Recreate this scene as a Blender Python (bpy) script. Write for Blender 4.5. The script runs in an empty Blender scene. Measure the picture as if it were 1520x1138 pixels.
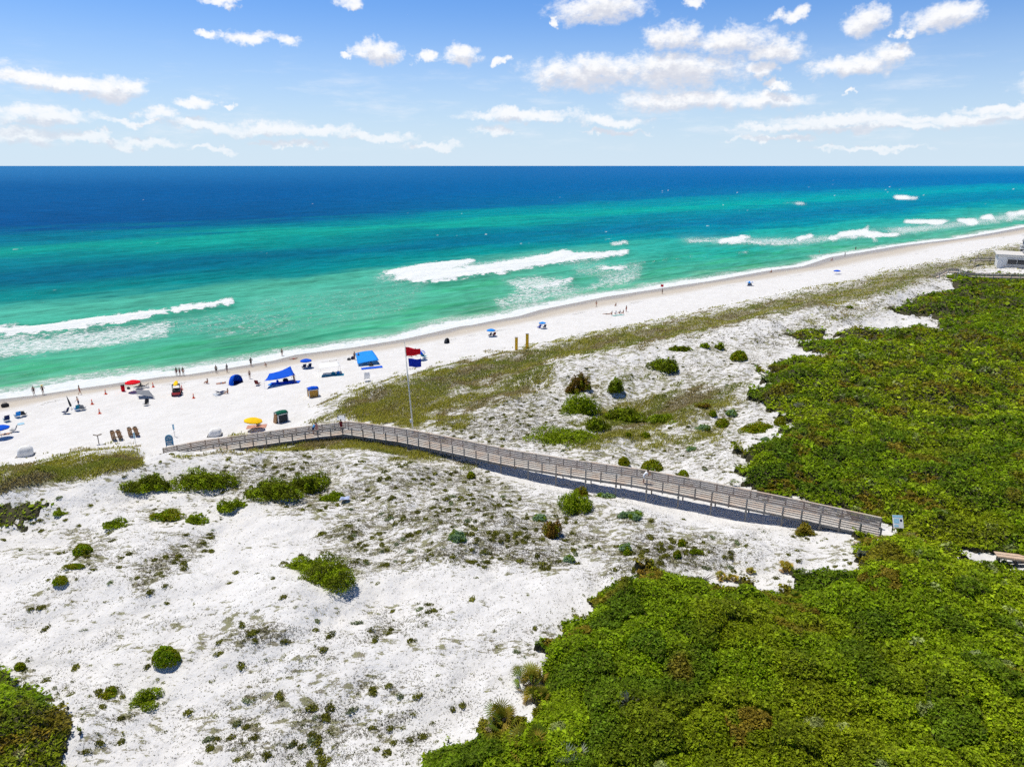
import bpy, bmesh, math, random
import numpy as np
from mathutils import Vector, Matrix
random.seed(7); RNG = np.random.default_rng(11)
SC = bpy.context.scene
COL = SC.collection
R = math.radians

# ------------------------------------------------------------------ camera model
F, CX, CY, PITCH, CZ = 1050.0, 760.0, 569.0, R(17.1), 40.0
SP, CP = math.sin(PITCH), math.cos(PITCH)
def unproj(u, v, z=0.0):
    u = np.asarray(u, float); v = np.asarray(v, float)
    a = (u - CX) / F; b = (CY - v) / F
    dy = CP + b * SP; dz = -SP + b * CP
    dz = np.minimum(dz, -2e-4)
    k = (z - CZ) / dz
    return a * k, dy * k
def proj(x, y, z):
    zz = np.asarray(z, float) - CZ
    d = np.maximum(y * CP - zz * SP, 0.5)
    return CX + F * x / d, CY - F * (y * SP + zz * CP) / d

# ------------------------------------------------------------------ noise
def _hash(ix, iy, seed):
    h = (ix.astype(np.int64) * 374761393 + iy.astype(np.int64) * 668265263 + seed * 1442695041) & 0xFFFFFFFF
    h = ((h ^ (h >> 13)) * 1274126177) & 0xFFFFFFFF
    h = ((h ^ (h >> 16)) * 2246822519) & 0xFFFFFFFF
    return ((h ^ (h >> 15)) & 0xFFFFFF) / float(0x1000000)
def vnoise(x, y, seed=0):
    x = np.asarray(x, float); y = np.asarray(y, float)
    ix = np.floor(x); iy = np.floor(y); fx = x - ix; fy = y - iy
    fx = fx * fx * fx * (fx * (fx * 6 - 15) + 10); fy = fy * fy * fy * (fy * (fy * 6 - 15) + 10)
    a = _hash(ix, iy, seed); b = _hash(ix + 1, iy, seed); c = _hash(ix, iy + 1, seed); d = _hash(ix + 1, iy + 1, seed)
    return (a + (b - a) * fx) + ((c + (d - c) * fx) - (a + (b - a) * fx)) * fy
def fbm(x, y, seed=0, octv=4, gain=0.5):
    s = 0; a = 1; n = 0
    for o in range(octv):
        c, sn = math.cos(o * 0.7), math.sin(o * 0.7)
        s = s + a * (vnoise((x * c - y * sn) * 2 ** o, (x * sn + y * c) * 2 ** o, seed + o * 17) - 0.5); n += a; a *= gain
    return s / n * 2.0
def cells(x, y, seed=0):
    """nearest and second nearest feature distance and the id of the nearest cell"""
    ix = np.floor(x); iy = np.floor(y)
    d1 = np.full(x.shape, 9.0); d2 = np.full(x.shape, 9.0); cid = np.zeros(x.shape)
    for dx in (-1, 0, 1):
        for dy in (-1, 0, 1):
            cx = ix + dx; cy = iy + dy
            px = cx + 0.15 + 0.7 * _hash(cx, cy, seed); py = cy + 0.15 + 0.7 * _hash(cx, cy, seed + 5)
            d = np.hypot(px - x, py - y)
            nearer = d < d1
            d2 = np.where(nearer, d1, np.minimum(d2, d))
            cid = np.where(nearer, _hash(cx, cy, seed + 9), cid)
            d1 = np.where(nearer, d, d1)
    return d1, d2, cid
def sstep(a, b, x):
    t = np.clip((x - a) / (b - a), 0, 1); return t * t * (3 - 2 * t)

# ------------------------------------------------------------------ coast lines, traced and carried to the ground
WATER = [(0,592),(55,586),(114,577),(184,567),(240,559),(277,556),(316,550),(406,535),(440,526),(480,521),(520,516),(600,503),(684,484),(701,482),(735,475),(770,469),(800,460),(850,450),(900,440),(960,431),(998,425),(1054,417),(1137,402),(1192,395),(1234,381),(1280,374),(1332,365),(1424,354),(1470,346),(1513,338)]
WRACK = [(0,615),(92,592),(148,584),(194,578),(277,567),(391,553),(480,536),(581,521),(683,501),(798,478),(837,470),(901,457),(938,450),(1037,434),(1081,424),(1159,413),(1220,402),(1261,396),(1299,388),(1351,379),(1397,367),(1432,360),(1461,356),(1513,350)]
VEG = [(0,682),(70,674),(111,664),(148,660),(184,655),(203,662),(240,675),(308,655),(369,642),(424,637),(439,628),(456,600),(480,584),(520,573),(591,555),(646,540),(683,529),(732,521),(791,510),(824,500),(864,494),(901,485),(960,474),(1054,455),(1137,436),(1206,423),(1277,416),(1304,400),(1351,392),(1397,383),(1424,376),(1476,365),(1513,359)]
ES = np.array([0.775, 0.632]); EN = np.array([-0.632, 0.775])
O0 = np.array(unproj(760, 471, 0.0))
def st(x, y):
    dx = x - O0[0]; dy = y - O0[1]
    return dx * ES[0] + dy * ES[1], dx * EN[0] + dy * EN[1]
def line_st(pts, z):
    a = np.array(pts, float); x, y = unproj(a[:, 0], a[:, 1], z); s, t = st(x, y)
    o = np.argsort(s); return s[o], t[o]
LW, LR, LV = line_st(WATER, 0.0), line_st(WRACK, 0.9), line_st(VEG, 1.7)
def ext(line, s):
    return np.interp(s, line[0], line[1])

def seg_dist(px, py, ax, ay, bx, by):
    dx, dy = bx - ax, by - ay
    t = np.clip(((px - ax) * dx + (py - ay) * dy) / (dx * dx + dy * dy + 1e-9), 0, 1)
    return np.hypot(px - ax - t * dx, py - ay - t * dy), t
def poly_dist(pts, x, y):
    """distance to a polyline and the value of its third column at the nearest place"""
    best = np.full(np.shape(x), 1e9); val = np.zeros(np.shape(x))
    for a, b in zip(pts[:-1], pts[1:]):
        d, t = seg_dist(x, y, a[0], a[1], b[0], b[1])
        n = d < best; best = np.where(n, d, best); val = np.where(n, a[2] + (b[2] - a[2]) * t, val)
    return best, val
def wl(pts, z):
    return [(*[float(q) for q in unproj(p[0], p[1], z)], p[2]) for p in pts]

# dune ridges: (u, v, height added), width
RIDGES = [
    (wl([(-150,742,2.2),(0,736,3.0),(120,722,3.0),(250,694,2.8),(330,690,1.4)], 5.5), 5.0),
    (wl([(800,560,.6),(850,546,2.2),(960,527,2.6),(1060,505,2.6),(1140,482,2.8),(1220,464,2.8),(1300,446,3.0),(1392,416,3.6)], 6.0), 9.0),
    (wl([(470,742,.5),(560,752,1.3),(690,790,1.2),(820,800,.4)], 6.0), 5.0),
    (wl([(60,830,1.0),(240,860,1.6),(420,900,1.2)], 6.0), 6.0),
    (wl([(930,600,-1.4),(1000,640,-1.6)], 4.0), 9.0),
    (wl([(1180,560,1.5),(1330,540,2.0),(1500,500,2.0)], 6.0), 18.0),
    (wl([(900,950,1.2),(1200,1000,1.6),(1450,930,1.4)], 6.0), 14.0),
]
# boardwalk deck centre line in the photo with deck height and the clearance under it
DECK = [(241,680,2.0,.22),(300,668.5,2.6,.35),(400,654.5,3.7,.5),(470,645,4.5,.6),(516,640,5.0,.75),(600,652,5.15,.8),(664,665,5.3,.9),(752,684,5.5,1.25),(845,699.5,5.7,1.6),(940,713.5,5.85,1.7),(1012,727,5.9,1.75),(1104,746,5.9,1.6),(1200,766,5.85,.9),(1262,780,5.8,.4),(1306,790,5.7,.12)]
DK = []
for (u, v, z, c) in DECK:
    x, y = unproj(u, v, z); DK.append((float(x), float(y), z, c))
DKZ = [(a[0], a[1], a[2] - a[3]) for a in DK]

def terrain(x, y):
    x = np.asarray(x, float); y = np.asarray(y, float)
    s, t = st(x, y)
    d = ext(LW, s) - t                       # metres inland of the water's edge
    dr = ext(LW, s) - ext(LR, s); dv = ext(LW, s) - ext(LV, s)
    q = d - dv
    z = np.where(d < 0, np.maximum(d * 0.06, -2.5), 0.0)
    z = z + 0.9 * np.clip(d / np.maximum(dr, 2), 0, 1) ** 1.2
    z = z + 0.8 * sstep(0, 1, (d - dr) / np.maximum(dv - dr, 3))
    z = z + 2.3 * sstep(-1, 14, q) + 0.9 * sstep(14, 60, q)
    w = sstep(2, 12, q)
    z = z + w * (1.3 * fbm(x / 17, y / 17, 3, 3) + 1.0 * fbm(x / 6.0, y / 6.0, 9, 3) + 0.16 * fbm(x / 1.6, y / 1.6, 19, 2))
    z = z + sstep(dr - 2, dr + 4, d) * (1 - w) * 0.07 * fbm(x / 2.2, y / 2.2, 29, 3)
    for pts, wd in RIDGES:
        dd, a = poly_dist(pts, x, y)
        z = z + a * np.exp(-(dd / wd) ** 2) * w
    dd, a = poly_dist(DKZ, x, y)
    k = np.exp(-(dd / 4.5) ** 2 * (dd > 1.2)) if False else np.exp(-(np.maximum(dd - 1.3, 0) / 3.2) ** 2)
    return z * (1 - k) + (a + 0.05 * fbm(x / 1.5, y / 1.5, 41, 2)) * k
def hit(u, v):
    z = np.full(np.shape(np.asarray(u, float)), 3.0)
    for i in range(28):
        x, y = unproj(u, v, z)
        z = z + 0.6 * (np.clip(terrain(x, y), 0, 12) - z)
    x, y = unproj(u, v, z)
    return x, y, z
def ground(u, v):
    x, y, z = hit(np.array([float(u)]), np.array([float(v)]))
    return Vector((float(x[0]), float(y[0]), float(terrain(x, y)[0])))
def gz(x, y):
    return float(terrain(np.array([x]), np.array([y]))[0])

# ------------------------------------------------------------------ photo-traced masks on the ground
U0, V0, MS, MW, MH = -500.0, 230.0, 2.0, 1270, 650
_gu = U0 + MS * (np.arange(MW) + 0.5); _gv = V0 + MS * (np.arange(MH) + 0.5)
GU, GV = np.meshgrid(_gu, _gv)
def inside(px, py, poly):
    r = np.zeros(np.shape(px), bool); n = len(poly)
    for i in range(n):
        (x1, y1), (x2, y2) = poly[i][:2], poly[i - 1][:2]
        if y1 == y2: continue
        r ^= ((y1 > py) != (y2 > py)) & (px < (x2 - x1) * (py - y1) / (y2 - y1) + x1)
    return r
def blur(m, n):
    for _ in range(2):
        for ax in (0, 1):
            k = int(n); p = np.cumsum(np.pad(m, [(k + 1, k) if a == ax else (0, 0) for a in (0, 1)], mode='edge'), axis=ax)
            m = (p[2 * k + 1:] - p[:-2 * k - 1]) / (2 * k + 1) if ax == 0 else (p[:, 2 * k + 1:] - p[:, :-2 * k - 1]) / (2 * k + 1)
    return m
def raster(polys, soft=3):
    """soft in photo pixels; polys: list of (weight, polygon)"""
    m = np.zeros((MH, MW))
    for w, p in polys:
        a = np.array(p); lo = a.min(0) - 4; hi = a.max(0) + 4
        i0, i1 = np.searchsorted(_gv, [lo[1], hi[1]]); j0, j1 = np.searchsorted(_gu, [lo[0], hi[0]])
        m[i0:i1, j0:j1] = np.maximum(m[i0:i1, j0:j1], w * inside(GU[i0:i1, j0:j1], GV[i0:i1, j0:j1], p))
    return blur(m, max(1, soft / MS))
def look(m, u, v):
    a = np.clip((u - U0) / MS - 0.5, 0, MW - 1.001); b = np.clip((v - V0) / MS - 0.5, 0, MH - 1.001)
    i = b.astype(int); j = a.astype(int); fb = b - i; fa = a - j
    return (m[i, j] * (1 - fa) + m[i, j + 1] * fa) * (1 - fb) + (m[i + 1, j] * (1 - fa) + m[i + 1, j + 1] * fa) * fb

# ------------------------------------------------------------------ scene helpers
def tag(o, label=None, cat=None, group=None, kind=None):
    for k, v in (('label', label), ('category', cat), ('group', group), ('kind', kind)):
        if v: o[k] = v
    return o
def link(name, me, mats=(), parent=None):
    o = bpy.data.objects.new(name, me); COL.objects.link(o)
    if me is not None:
        for m in (mats if isinstance(mats, (list, tuple)) else [mats]):
            me.materials.append(m)
    if parent: o.parent = parent
    return o
def np_mesh(name, verts, faces, k, mat_idx=None, smooth=False):
    me = bpy.data.meshes.new(name)
    verts = np.ascontiguousarray(verts, np.float32); faces = np.ascontiguousarray(faces, np.int32)
    me.vertices.add(len(verts)); me.vertices.foreach_set('co', verts.ravel())
    n = len(faces); me.loops.add(n * k); me.loops.foreach_set('vertex_index', faces.ravel())
    me.polygons.add(n); me.polygons.foreach_set('loop_start', np.arange(n, dtype=np.int32) * k)
    try: me.polygons.foreach_set('loop_total', np.full(n, k, np.int32))
    except Exception: pass
    if mat_idx is not None: me.polygons.foreach_set('material_index', np.ascontiguousarray(mat_idx, np.int32))
    me.update(calc_edges=True)
    me.polygons.foreach_set('use_smooth', np.full(n, smooth, bool))
    return me
def vcol(me, name, rgb):
    a = me.attributes.new(name, 'FLOAT_COLOR', 'POINT')
    c = np.ones((len(rgb), 4), np.float32); c[:, :3] = rgb; a.data.foreach_set('color', c.ravel())
def vfloat(me, name, val):
    a = me.attributes.new(name, 'FLOAT', 'POINT'); a.data.foreach_set('value', np.ascontiguousarray(val, np.float32))
def lin(c):
    c = np.asarray(c, float) / 255.0
    return np.where(c <= 0.04045, c / 12.92, ((c + 0.055) / 1.055) ** 2.4)
def polar_grid(az, dep):
    """points on the ground round the camera's foot: columns by bearing, rows by depression angle"""
    r = CZ / np.tan(dep)
    A, Rr = np.meshgrid(az, r)
    x = np.sin(A) * Rr; y = np.cos(A) * Rr
    nr, nc = A.shape
    i = np.arange(nr - 1)[:, None] * nc + np.arange(nc - 1)[None, :]
    f = np.stack([i, i + 1, i + nc + 1, i + nc], -1).reshape(-1, 4)
    return x.ravel(), y.ravel(), f

class NT:
    """small helper for node trees"""
    def __init__(s, nt): s.nt = nt; s.L = nt.links
    def n(s, t, **kw):
        nd = s.nt.nodes.new(t)
        for k, v in kw.items(): setattr(nd, k, v)
        return nd
    def set(s, sock, v):
        if isinstance(v, bpy.types.NodeSocket): s.L.new(v, sock)
        elif v is not None:
            if hasattr(sock, 'default_value'):
                try: sock.default_value = v
                except Exception: sock.default_value = (*v, 1.0) if len(v) == 3 else v
    def math(s, op, a, b=None, c=None, clamp=False):
        nd = s.n('ShaderNodeMath', operation=op, use_clamp=clamp)
        for i, v in enumerate((a, b, c)):
            if v is not None: s.set(nd.inputs[i], v)
        return nd.outputs[0]
    def vm(s, op, a, b=None, c=None, out=0):
        nd = s.n('ShaderNodeVectorMath', operation=op)
        for i, v in enumerate((a, b, c)):
            if v is not None: s.set(nd.inputs[i], v)
        return nd.outputs[out]
    def mix(s, f, a, b, blend='MIX'):
        nd = s.n('ShaderNodeMix', data_type='RGBA', blend_type=blend)
        s.set(nd.inputs[0], f); s.set(nd.inputs[6], a); s.set(nd.inputs[7], b)
        return nd.outputs[2]
    def noise(s, vec, scale, detail=3, rough=0.5, dist=0.0, color=False, dim='3D'):
        nd = s.n('ShaderNodeTexNoise', noise_dimensions=dim)
        if vec is not None: s.L.new(vec, nd.inputs['Vector'])
        nd.inputs['Scale'].default_value = scale; nd.inputs['Detail'].default_value = detail
        nd.inputs['Roughness'].default_value = rough; nd.inputs['Distortion'].default_value = dist
        return nd.outputs['Color' if color else 'Fac']
    def ss(s, x, a, b, lo=0.0, hi=1.0):
        nd = s.n('ShaderNodeMapRange', interpolation_type='SMOOTHSTEP')
        s.set(nd.inputs[0], x)
        for i, v in zip((1, 2, 3, 4), (a, b, lo, hi)): s.set(nd.inputs[i], v)
        return nd.outputs[0]
    def attr(s, name, out='Fac'):
        nd = s.n('ShaderNodeAttribute', attribute_name=name); return nd.outputs[out]
    def geo(s, out='Position'): return s.n('ShaderNodeNewGeometry').outputs[out]
    def obj(s): return s.n('ShaderNodeTexCoord').outputs['Object']
    def mapping(s, vec, loc=(0,0,0), rot=(0,0,0), scale=(1,1,1), kind='POINT'):
        nd = s.n('ShaderNodeMapping', vector_type=kind); s.L.new(vec, nd.inputs[0])
        nd.inputs[1].default_value = loc; nd.inputs[2].default_value = rot; nd.inputs[3].default_value = scale
        return nd.outputs[0]
    def bump(s, h, strength, dist):
        nd = s.n('ShaderNodeBump'); s.L.new(h, nd.inputs['Height'])
        nd.inputs['Strength'].default_value = strength; nd.inputs['Distance'].default_value = dist
        return nd.outputs[0]
def new_mat(name):
    m = bpy.data.materials.new(name); m.use_nodes = True
    t = NT(m.node_tree); b = m.node_tree.nodes['Principled BSDF']
    return m, t, b
def mat(name, rgb, rough=0.7, var=0.12, scale=6.0, metallic=0.0, spec=0.3, attr=None, bump=0.0):
    """plain paint, cloth, wood ... : base colour with uneven wear"""
    m, t, b = new_mat(name)
    v = t.obj()
    n = t.noise(v, scale, 4, 0.6)
    f = t.ss(n, 0.3, 0.7)
    c0 = tuple(max(0, q * (1 - var)) for q in rgb); c1 = tuple(min(1, q * (1 + var)) for q in rgb)
    c = t.mix(f, (*c0, 1), (*c1, 1))
    t.set(b.inputs['Base Color'], c); b.inputs['Roughness'].default_value = rough
    b.inputs['Metallic'].default_value = metallic; b.inputs['Specular IOR Level'].default_value = spec
    if bump: t.set(b.inputs['Normal'], t.bump(n, bump, 0.02))
    return m
# ------------------------------------------------------------------ camera, sun, sky
cam_d = bpy.data.cameras.new('camera'); cam = bpy.data.objects.new('camera', cam_d); COL.objects.link(cam)
cam_d.sensor_width = 36.0; cam_d.lens = 36.0 * F / 1520.0; cam_d.clip_start = 1.0; cam_d.clip_end = 200000.0
cam.location = (0, 0, CZ); cam.rotation_euler = (math.pi / 2 - PITCH, 0, 0)
SC.camera = cam
SUN_DIR = Vector((-0.30, 0.20, 0.93)).normalized()          # towards the sun
sd = bpy.data.lights.new('sun', 'SUN'); sd.energy = 3.4; sd.angle = R(0.53); sd.color = (1.0, 0.945, 0.85)
so = bpy.data.objects.new('sun', sd); COL.objects.link(so); so.location = (0, 0, 200)
so.rotation_euler = (-SUN_DIR).to_track_quat('-Z', 'Y').to_euler()
SC.view_settings.view_transform = 'Standard'; SC.view_settings.look = 'None'
SC.view_settings.exposure = 0.35; SC.view_settings.gamma = 1.0

W = bpy.data.worlds.new('World'); SC.world = W; W.use_nodes = True
W.cycles.sampling_method = 'MANUAL'; W.cycles.sample_map_resolution = 512
wt = NT(W.node_tree); bg = W.node_tree.nodes['Background']
sky = wt.n('ShaderNodeTexSky', sky_type='NISHITA', sun_disc=False)
sky.sun_elevation = math.asin(SUN_DIR.z); sky.sun_rotation = math.atan2(SUN_DIR.x, SUN_DIR.y)
sky.altitude = 40; sky.air_density = 1.0; sky.dust_density = 0.6; sky.ozone_density = 2.5
SKY_STRENGTH = 0.08
# clouds: each is a place and size in the sky (bearing and height in degrees)
CLOUDS = [(50,116,62,12),(105,122,40,10),(165,132,55,15),(70,173,78,12),(235,170,24,9),(290,151,29,9),(335,157,10,3),(200,183,45,6),(300,187,62,9),(390,192,62,10),(470,197,62,8),(560,204,62,7),(640,215,42,5),
 (40,200,52,12),(130,205,62,7),(220,213,62,6),(320,221,32,4),(312,50,14,7),(365,53,40,11),(430,60,28,9),(330,2,36,7),(520,4,28,9),(562,77,36,14),(520,83,16,4),(630,82,20,7),(682,80,29,14),(742,92,12,5),
 (775,170,92,9),(910,180,60,8),(735,196,36,8),(890,14,80,19),(825,33,9,6),(1030,8,20,7),(1174,26,23,11),(1285,31,38,18),(1405,25,50,20),(1355,46,14,7),
 (1000,55,44,19),(1085,60,62,21),(1152,76,55,15),(870,108,96,24),(1000,106,112,25),(1020,148,112,14),(1130,148,66,13),(1133,105,24,11),(1155,125,22,6),(1262,98,62,15),(1320,84,32,20),(1265,139,11,3),
 (1250,178,92,10),(1180,188,92,6),(1340,180,82,8),(1440,176,72,9),(1500,159,72,7),(1508,172,28,11),(1150,206,72,4),(1300,192,102,6),(1290,222,82,4),(600,22,0.1,0.1),(910,198,52,4),(430,215,60,4),(1620,120,90,24),(-120,90,100,22),(1650,190,90,9),(-140,180,90,12)]
grp = bpy.data.node_groups.new('cloud_cover', 'ShaderNodeTree')
grp.interface.new_socket('P', in_out='INPUT', socket_type='NodeSocketVector')
grp.interface.new_socket('D', in_out='OUTPUT', socket_type='NodeSocketFloat')
gt = NT(grp); gi = grp.nodes.new('NodeGroupInput'); go = grp.nodes.new('NodeGroupOutput')
P = gi.outputs[0]
# billowy edges: warp the place by two sizes of noise
w1 = gt.vm('MULTIPLY', gt.vm('SUBTRACT', gt.noise(P, 0.55, 4, 0.62, color=True), (0.5, 0.5, 0.5)), (4.0, 2.2, 0))
w2 = gt.vm('ADD', P, w1)
acc = None
for (u, v, a, b) in CLOUDS:
    dx, dy, dz = (u - CX) / F, CP + (CY - v) / F * SP, -SP + (CY - v) / F * CP
    L = math.sqrt(dx * dx + dy * dy + dz * dz)
    az, el = math.degrees(math.atan2(dx, dy)), math.degrees(math.asin(dz / L))
    k = math.degrees(1 / F) / L * 1.0
    ia, ib = 1 / (a * k * 1.16), 1 / (b * k * 1.28)
    q = gt.vm('MULTIPLY_ADD', w2, (ia, ib, 0), (-az * ia, -el * ib, 0))
    q = gt.vm('DOT_PRODUCT', q, q, out=1)
    acc = q if acc is None else gt.math('SMOOTH_MIN', acc, q, 0.35)
fb = gt.noise(gt.mapping(P, scale=(1, 1.7, 1)), 1.1, 6, 0.6)
fine = gt.noise(gt.mapping(P, scale=(1, 1.9, 1)), 4.0, 4, 0.6)
dn = gt.math('ADD', gt.math('SUBTRACT', 1.0, gt.math('MINIMUM', acc, 4.0)), gt.math('MULTIPLY_ADD', fb, 1.2, -0.55))
dn = gt.math('ADD', dn, gt.math('MULTIPLY_ADD', fine, 0.42, -0.21))
gt.set(go.inputs[0], dn)
dirv = wt.n('ShaderNodeTexCoord').outputs['Generated']
sx = wt.n('ShaderNodeSeparateXYZ'); wt.L.new(dirv, sx.inputs[0])
DEG = 180 / math.pi
azn = wt.math('MULTIPLY', wt.math('ARCTAN2', sx.outputs[0], sx.outputs[1]), DEG)
eln = wt.math('MULTIPLY', wt.math('ARCSINE', sx.outputs[2]), DEG)
cp = wt.n('ShaderNodeCombineXYZ'); wt.L.new(azn, cp.inputs[0]); wt.L.new(eln, cp.inputs[1])
g1 = wt.n('ShaderNodeGroup'); g1.node_tree = grp; wt.L.new(cp.outputs[0], g1.inputs[0])
g2 = wt.n('ShaderNodeGroup'); g2.node_tree = grp; wt.L.new(wt.vm('ADD', cp.outputs[0], (-0.25, 0.75, 0)), g2.inputs[0])
cover = wt.ss(g1.outputs[0], 0.02, 1.05)
depth = wt.ss(wt.math('SUBTRACT', g2.outputs[0], wt.math('MULTIPLY', g1.outputs[0], 0.35)), -0.1, 0.75)
lowfade = wt.ss(eln, 0.4, 4.5, 0.25, 1.0)
cover = wt.math('MULTIPLY', wt.math('MULTIPLY', cover, wt.ss(eln, 0.0, 5.5, 0.55, 0.97)), wt.ss(eln, 25, 40, 1, 0))
CLOUD_LIT, CLOUD_DIM = (9.9, 9.9, 10.0, 1), (6.9, 7.1, 7.9, 1)
ccol = wt.mix(depth, CLOUD_LIT, CLOUD_DIM)
# the air near the horizon: pale, the same stuff the far clouds fade into
hz = wt.ss(eln, -2.0, 12.5, 1.0, 0.0)
skyb = wt.mix(1.0, sky.outputs[0], (0.56, 0.90, 1.38, 1), 'MULTIPLY')
skyc = wt.mix(wt.math('MULTIPLY', hz, 0.9), skyb, (7.1, 8.45, 9.7, 1))
veil = wt.ss(wt.noise(wt.mapping(cp.outputs[0], scale=(0.13, 0.62, 1)), 1.0, 5, 0.65), 0.48, 0.78)
veil = wt.math('MULTIPLY', veil, wt.math('MULTIPLY', wt.ss(eln, 0.6, 2.2), wt.ss(eln, 4.0, 9.0, 0.5, 0.0)))
skyc = wt.mix(veil, skyc, (9.4, 9.5, 9.8, 1))
out = wt.mix(cover, skyc, ccol)
zen = wt.ss(eln, 13.0, 42.0, 1.0, 0.32)          # unseen sky overhead dimmed to cut fill light and deepen shadows
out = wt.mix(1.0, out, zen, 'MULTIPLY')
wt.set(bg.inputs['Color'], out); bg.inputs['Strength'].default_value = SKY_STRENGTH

cy = SC.cycles
cy.max_bounces = 4; cy.diffuse_bounces = 2; cy.glossy_bounces = 2; cy.transmission_bounces = 2; cy.transparent_max_bounces = 4; cy.volume_bounces = 0
cy.caustics_reflective = False; cy.caustics_refractive = False
cy.use_adaptive_sampling = True; cy.adaptive_threshold = 0.03
cy.use_denoising = False
cy.sample_clamp_indirect = 4.0
# ------------------------------------------------------------------ ground
AZ = np.radians(np.concatenate([np.linspace(-80, -44, 60, endpoint=False), np.linspace(-44, 44, 1100), np.linspace(44, 80, 60)[1:]]))
DEP = np.radians(np.concatenate([np.linspace(68, 47, 60, endpoint=False), np.linspace(47, 2.0, 620, endpoint=False), np.linspace(2.0, 0.25, 60)]))
gx, gy, gf = polar_grid(AZ, DEP)
gzv = terrain(gx, gy)
gs, gt_ = st(gx, gy)
gd = ext(LW, gs) - gt_
keep = (gd > -40)
gu, gv_ = proj(gx, gy, gzv)

# grass cover (dense), sparse cover, brown litter: outlines followed on the photo
GRASS = [
 (1.0,[(-500,735),(-500,700),(0,694),(60,686),(110,680),(150,676),(200,672),(215,690),(255,690),(180,702),(110,714),(0,738),(-100,742)]),
 (.5,[(60,680),(110,668),(150,662),(200,655),(216,672),(200,684),(110,690)]),
 (1.0,[(215,700),(240,686),(300,673),(400,659),(500,645),(520,648),(600,662),(660,676),(720,692),(700,694),(610,682),(560,672),(480,668),(380,668),(300,678),(250,690)]),
 (1.0,[(500,605),(560,580),(600,566),(660,548),(740,530),(800,518),(880,500),(960,487),(1054,468),(1137,452),(1206,437),(1277,424),(1310,410),(1397,390),(1476,369),(1520,362),(1700,345),(1700,390),(1520,396),(1430,400),(1390,412),(1300,443),(1220,458),(1140,470),(1060,488),(960,512),(860,527),(810,536),(760,552),(720,560),(680,575),(640,600),(630,640),(560,630),(520,622)]),
 (.75,[(640,600),(700,570),(780,540),(830,545),(810,575),(760,600),(700,618),(690,640),(640,640)]),
 (.55,[(500,605),(456,604),(480,588),(591,557),(683,531),(791,512),(901,487),(1054,457),(1206,425),(1300,403),(1397,385),(1397,392),(1277,424),(1054,470),(880,502),(740,532),(600,570)]),
 (.6,[(440,632),(500,606),(520,625),(470,634)]), (.5,[(310,660),(340,650),(430,636),(440,640),(360,655)]),
 (.8,[(880,600),(960,590),(1060,570),(1110,560),(1100,590),(1060,620),(960,640),(900,660),(850,670),(830,660),(900,640)]),
 (.6,[(960,655),(1060,640),(1110,655),(1040,665)]), (.45,[(860,560),(1000,560),(1110,590),(1080,640),(960,680),(840,670),(820,640),(880,600)]), (.4,[(900,545),(1010,560),(1000,575),(900,570)]),
 (.7,[(1150,490),(1280,452),(1330,450),(1290,470),(1200,486)]),
]
SPARSE = [
 (.9,[(620,645),(700,600),(800,580),(840,620),(830,665),(720,662),(650,652)]),(.5,[(860,800),(1080,790),(1200,800),(1150,850),(1060,850),(900,850)]),
 (.9,[(560,690),(700,695),(760,720),(850,738),(960,760),(1050,790),(1120,810),(1060,850),(960,850),(880,830),(820,850),(700,840),(560,850),(500,870),(470,800),(500,740)]),
 (.8,[(300,690),(500,665),(600,690),(640,720),(560,760),(470,770),(380,750),(300,740)]),
 (.35,[(0,760),(250,700),(400,760),(300,800),(260,900),(160,900),(60,870),(0,880)]),
 (.55,[(190,840),(300,790),(330,800),(240,880),(190,900)]),
 (.8,[(280,950),(330,920),(450,930),(440,960),(330,965)]), (.6,[(350,1000),(480,960),(500,990),(380,1050)]),
 (.7,[(520,950),(560,920),(620,900),(720,895),(700,910),(580,950),(540,985)]), (.5,[(100,1020),(180,1010),(200,1060),(150,1138),(100,1138),(130,1080)]),
 (.5,[(300,1080),(420,1030),(560,1010),(640,1030),(560,1138),(300,1138)]),(.5,[(400,1010),(480,970),(520,1000),(440,1060)]),
 (.6,[(600,1100),(640,1070),(640,1120),(600,1138)]),
 (.25,[(0,880),(260,900),(700,900),(860,900),(800,1000),(720,1080),(600,1138),(150,1138),(0,1000)]),
 (.7,[(800,545),(900,530),(1000,512),(1150,480),(1300,446),(1400,415),(1420,430),(1300,470),(1180,510),(1130,560),(1130,600),(1170,620),(1100,660),(1080,720),(960,700),(840,680),(700,660),(650,640),(760,600)]),
 (.35,[(1050,690),(1090,720),(1000,700)]), (.3,[(1100,780),(1270,800),(1250,850),(1170,850),(1180,895),(1060,860),(1080,800)]),
 (.5,[(240,672),(330,655),(300,664),(240,684)]),(.6,[(1000,600),(1110,600),(1100,660),(1000,670)]),(.45,[(500,640),(450,632),(470,600),(520,580),(600,556),(610,566),(520,610)]),
]
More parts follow.
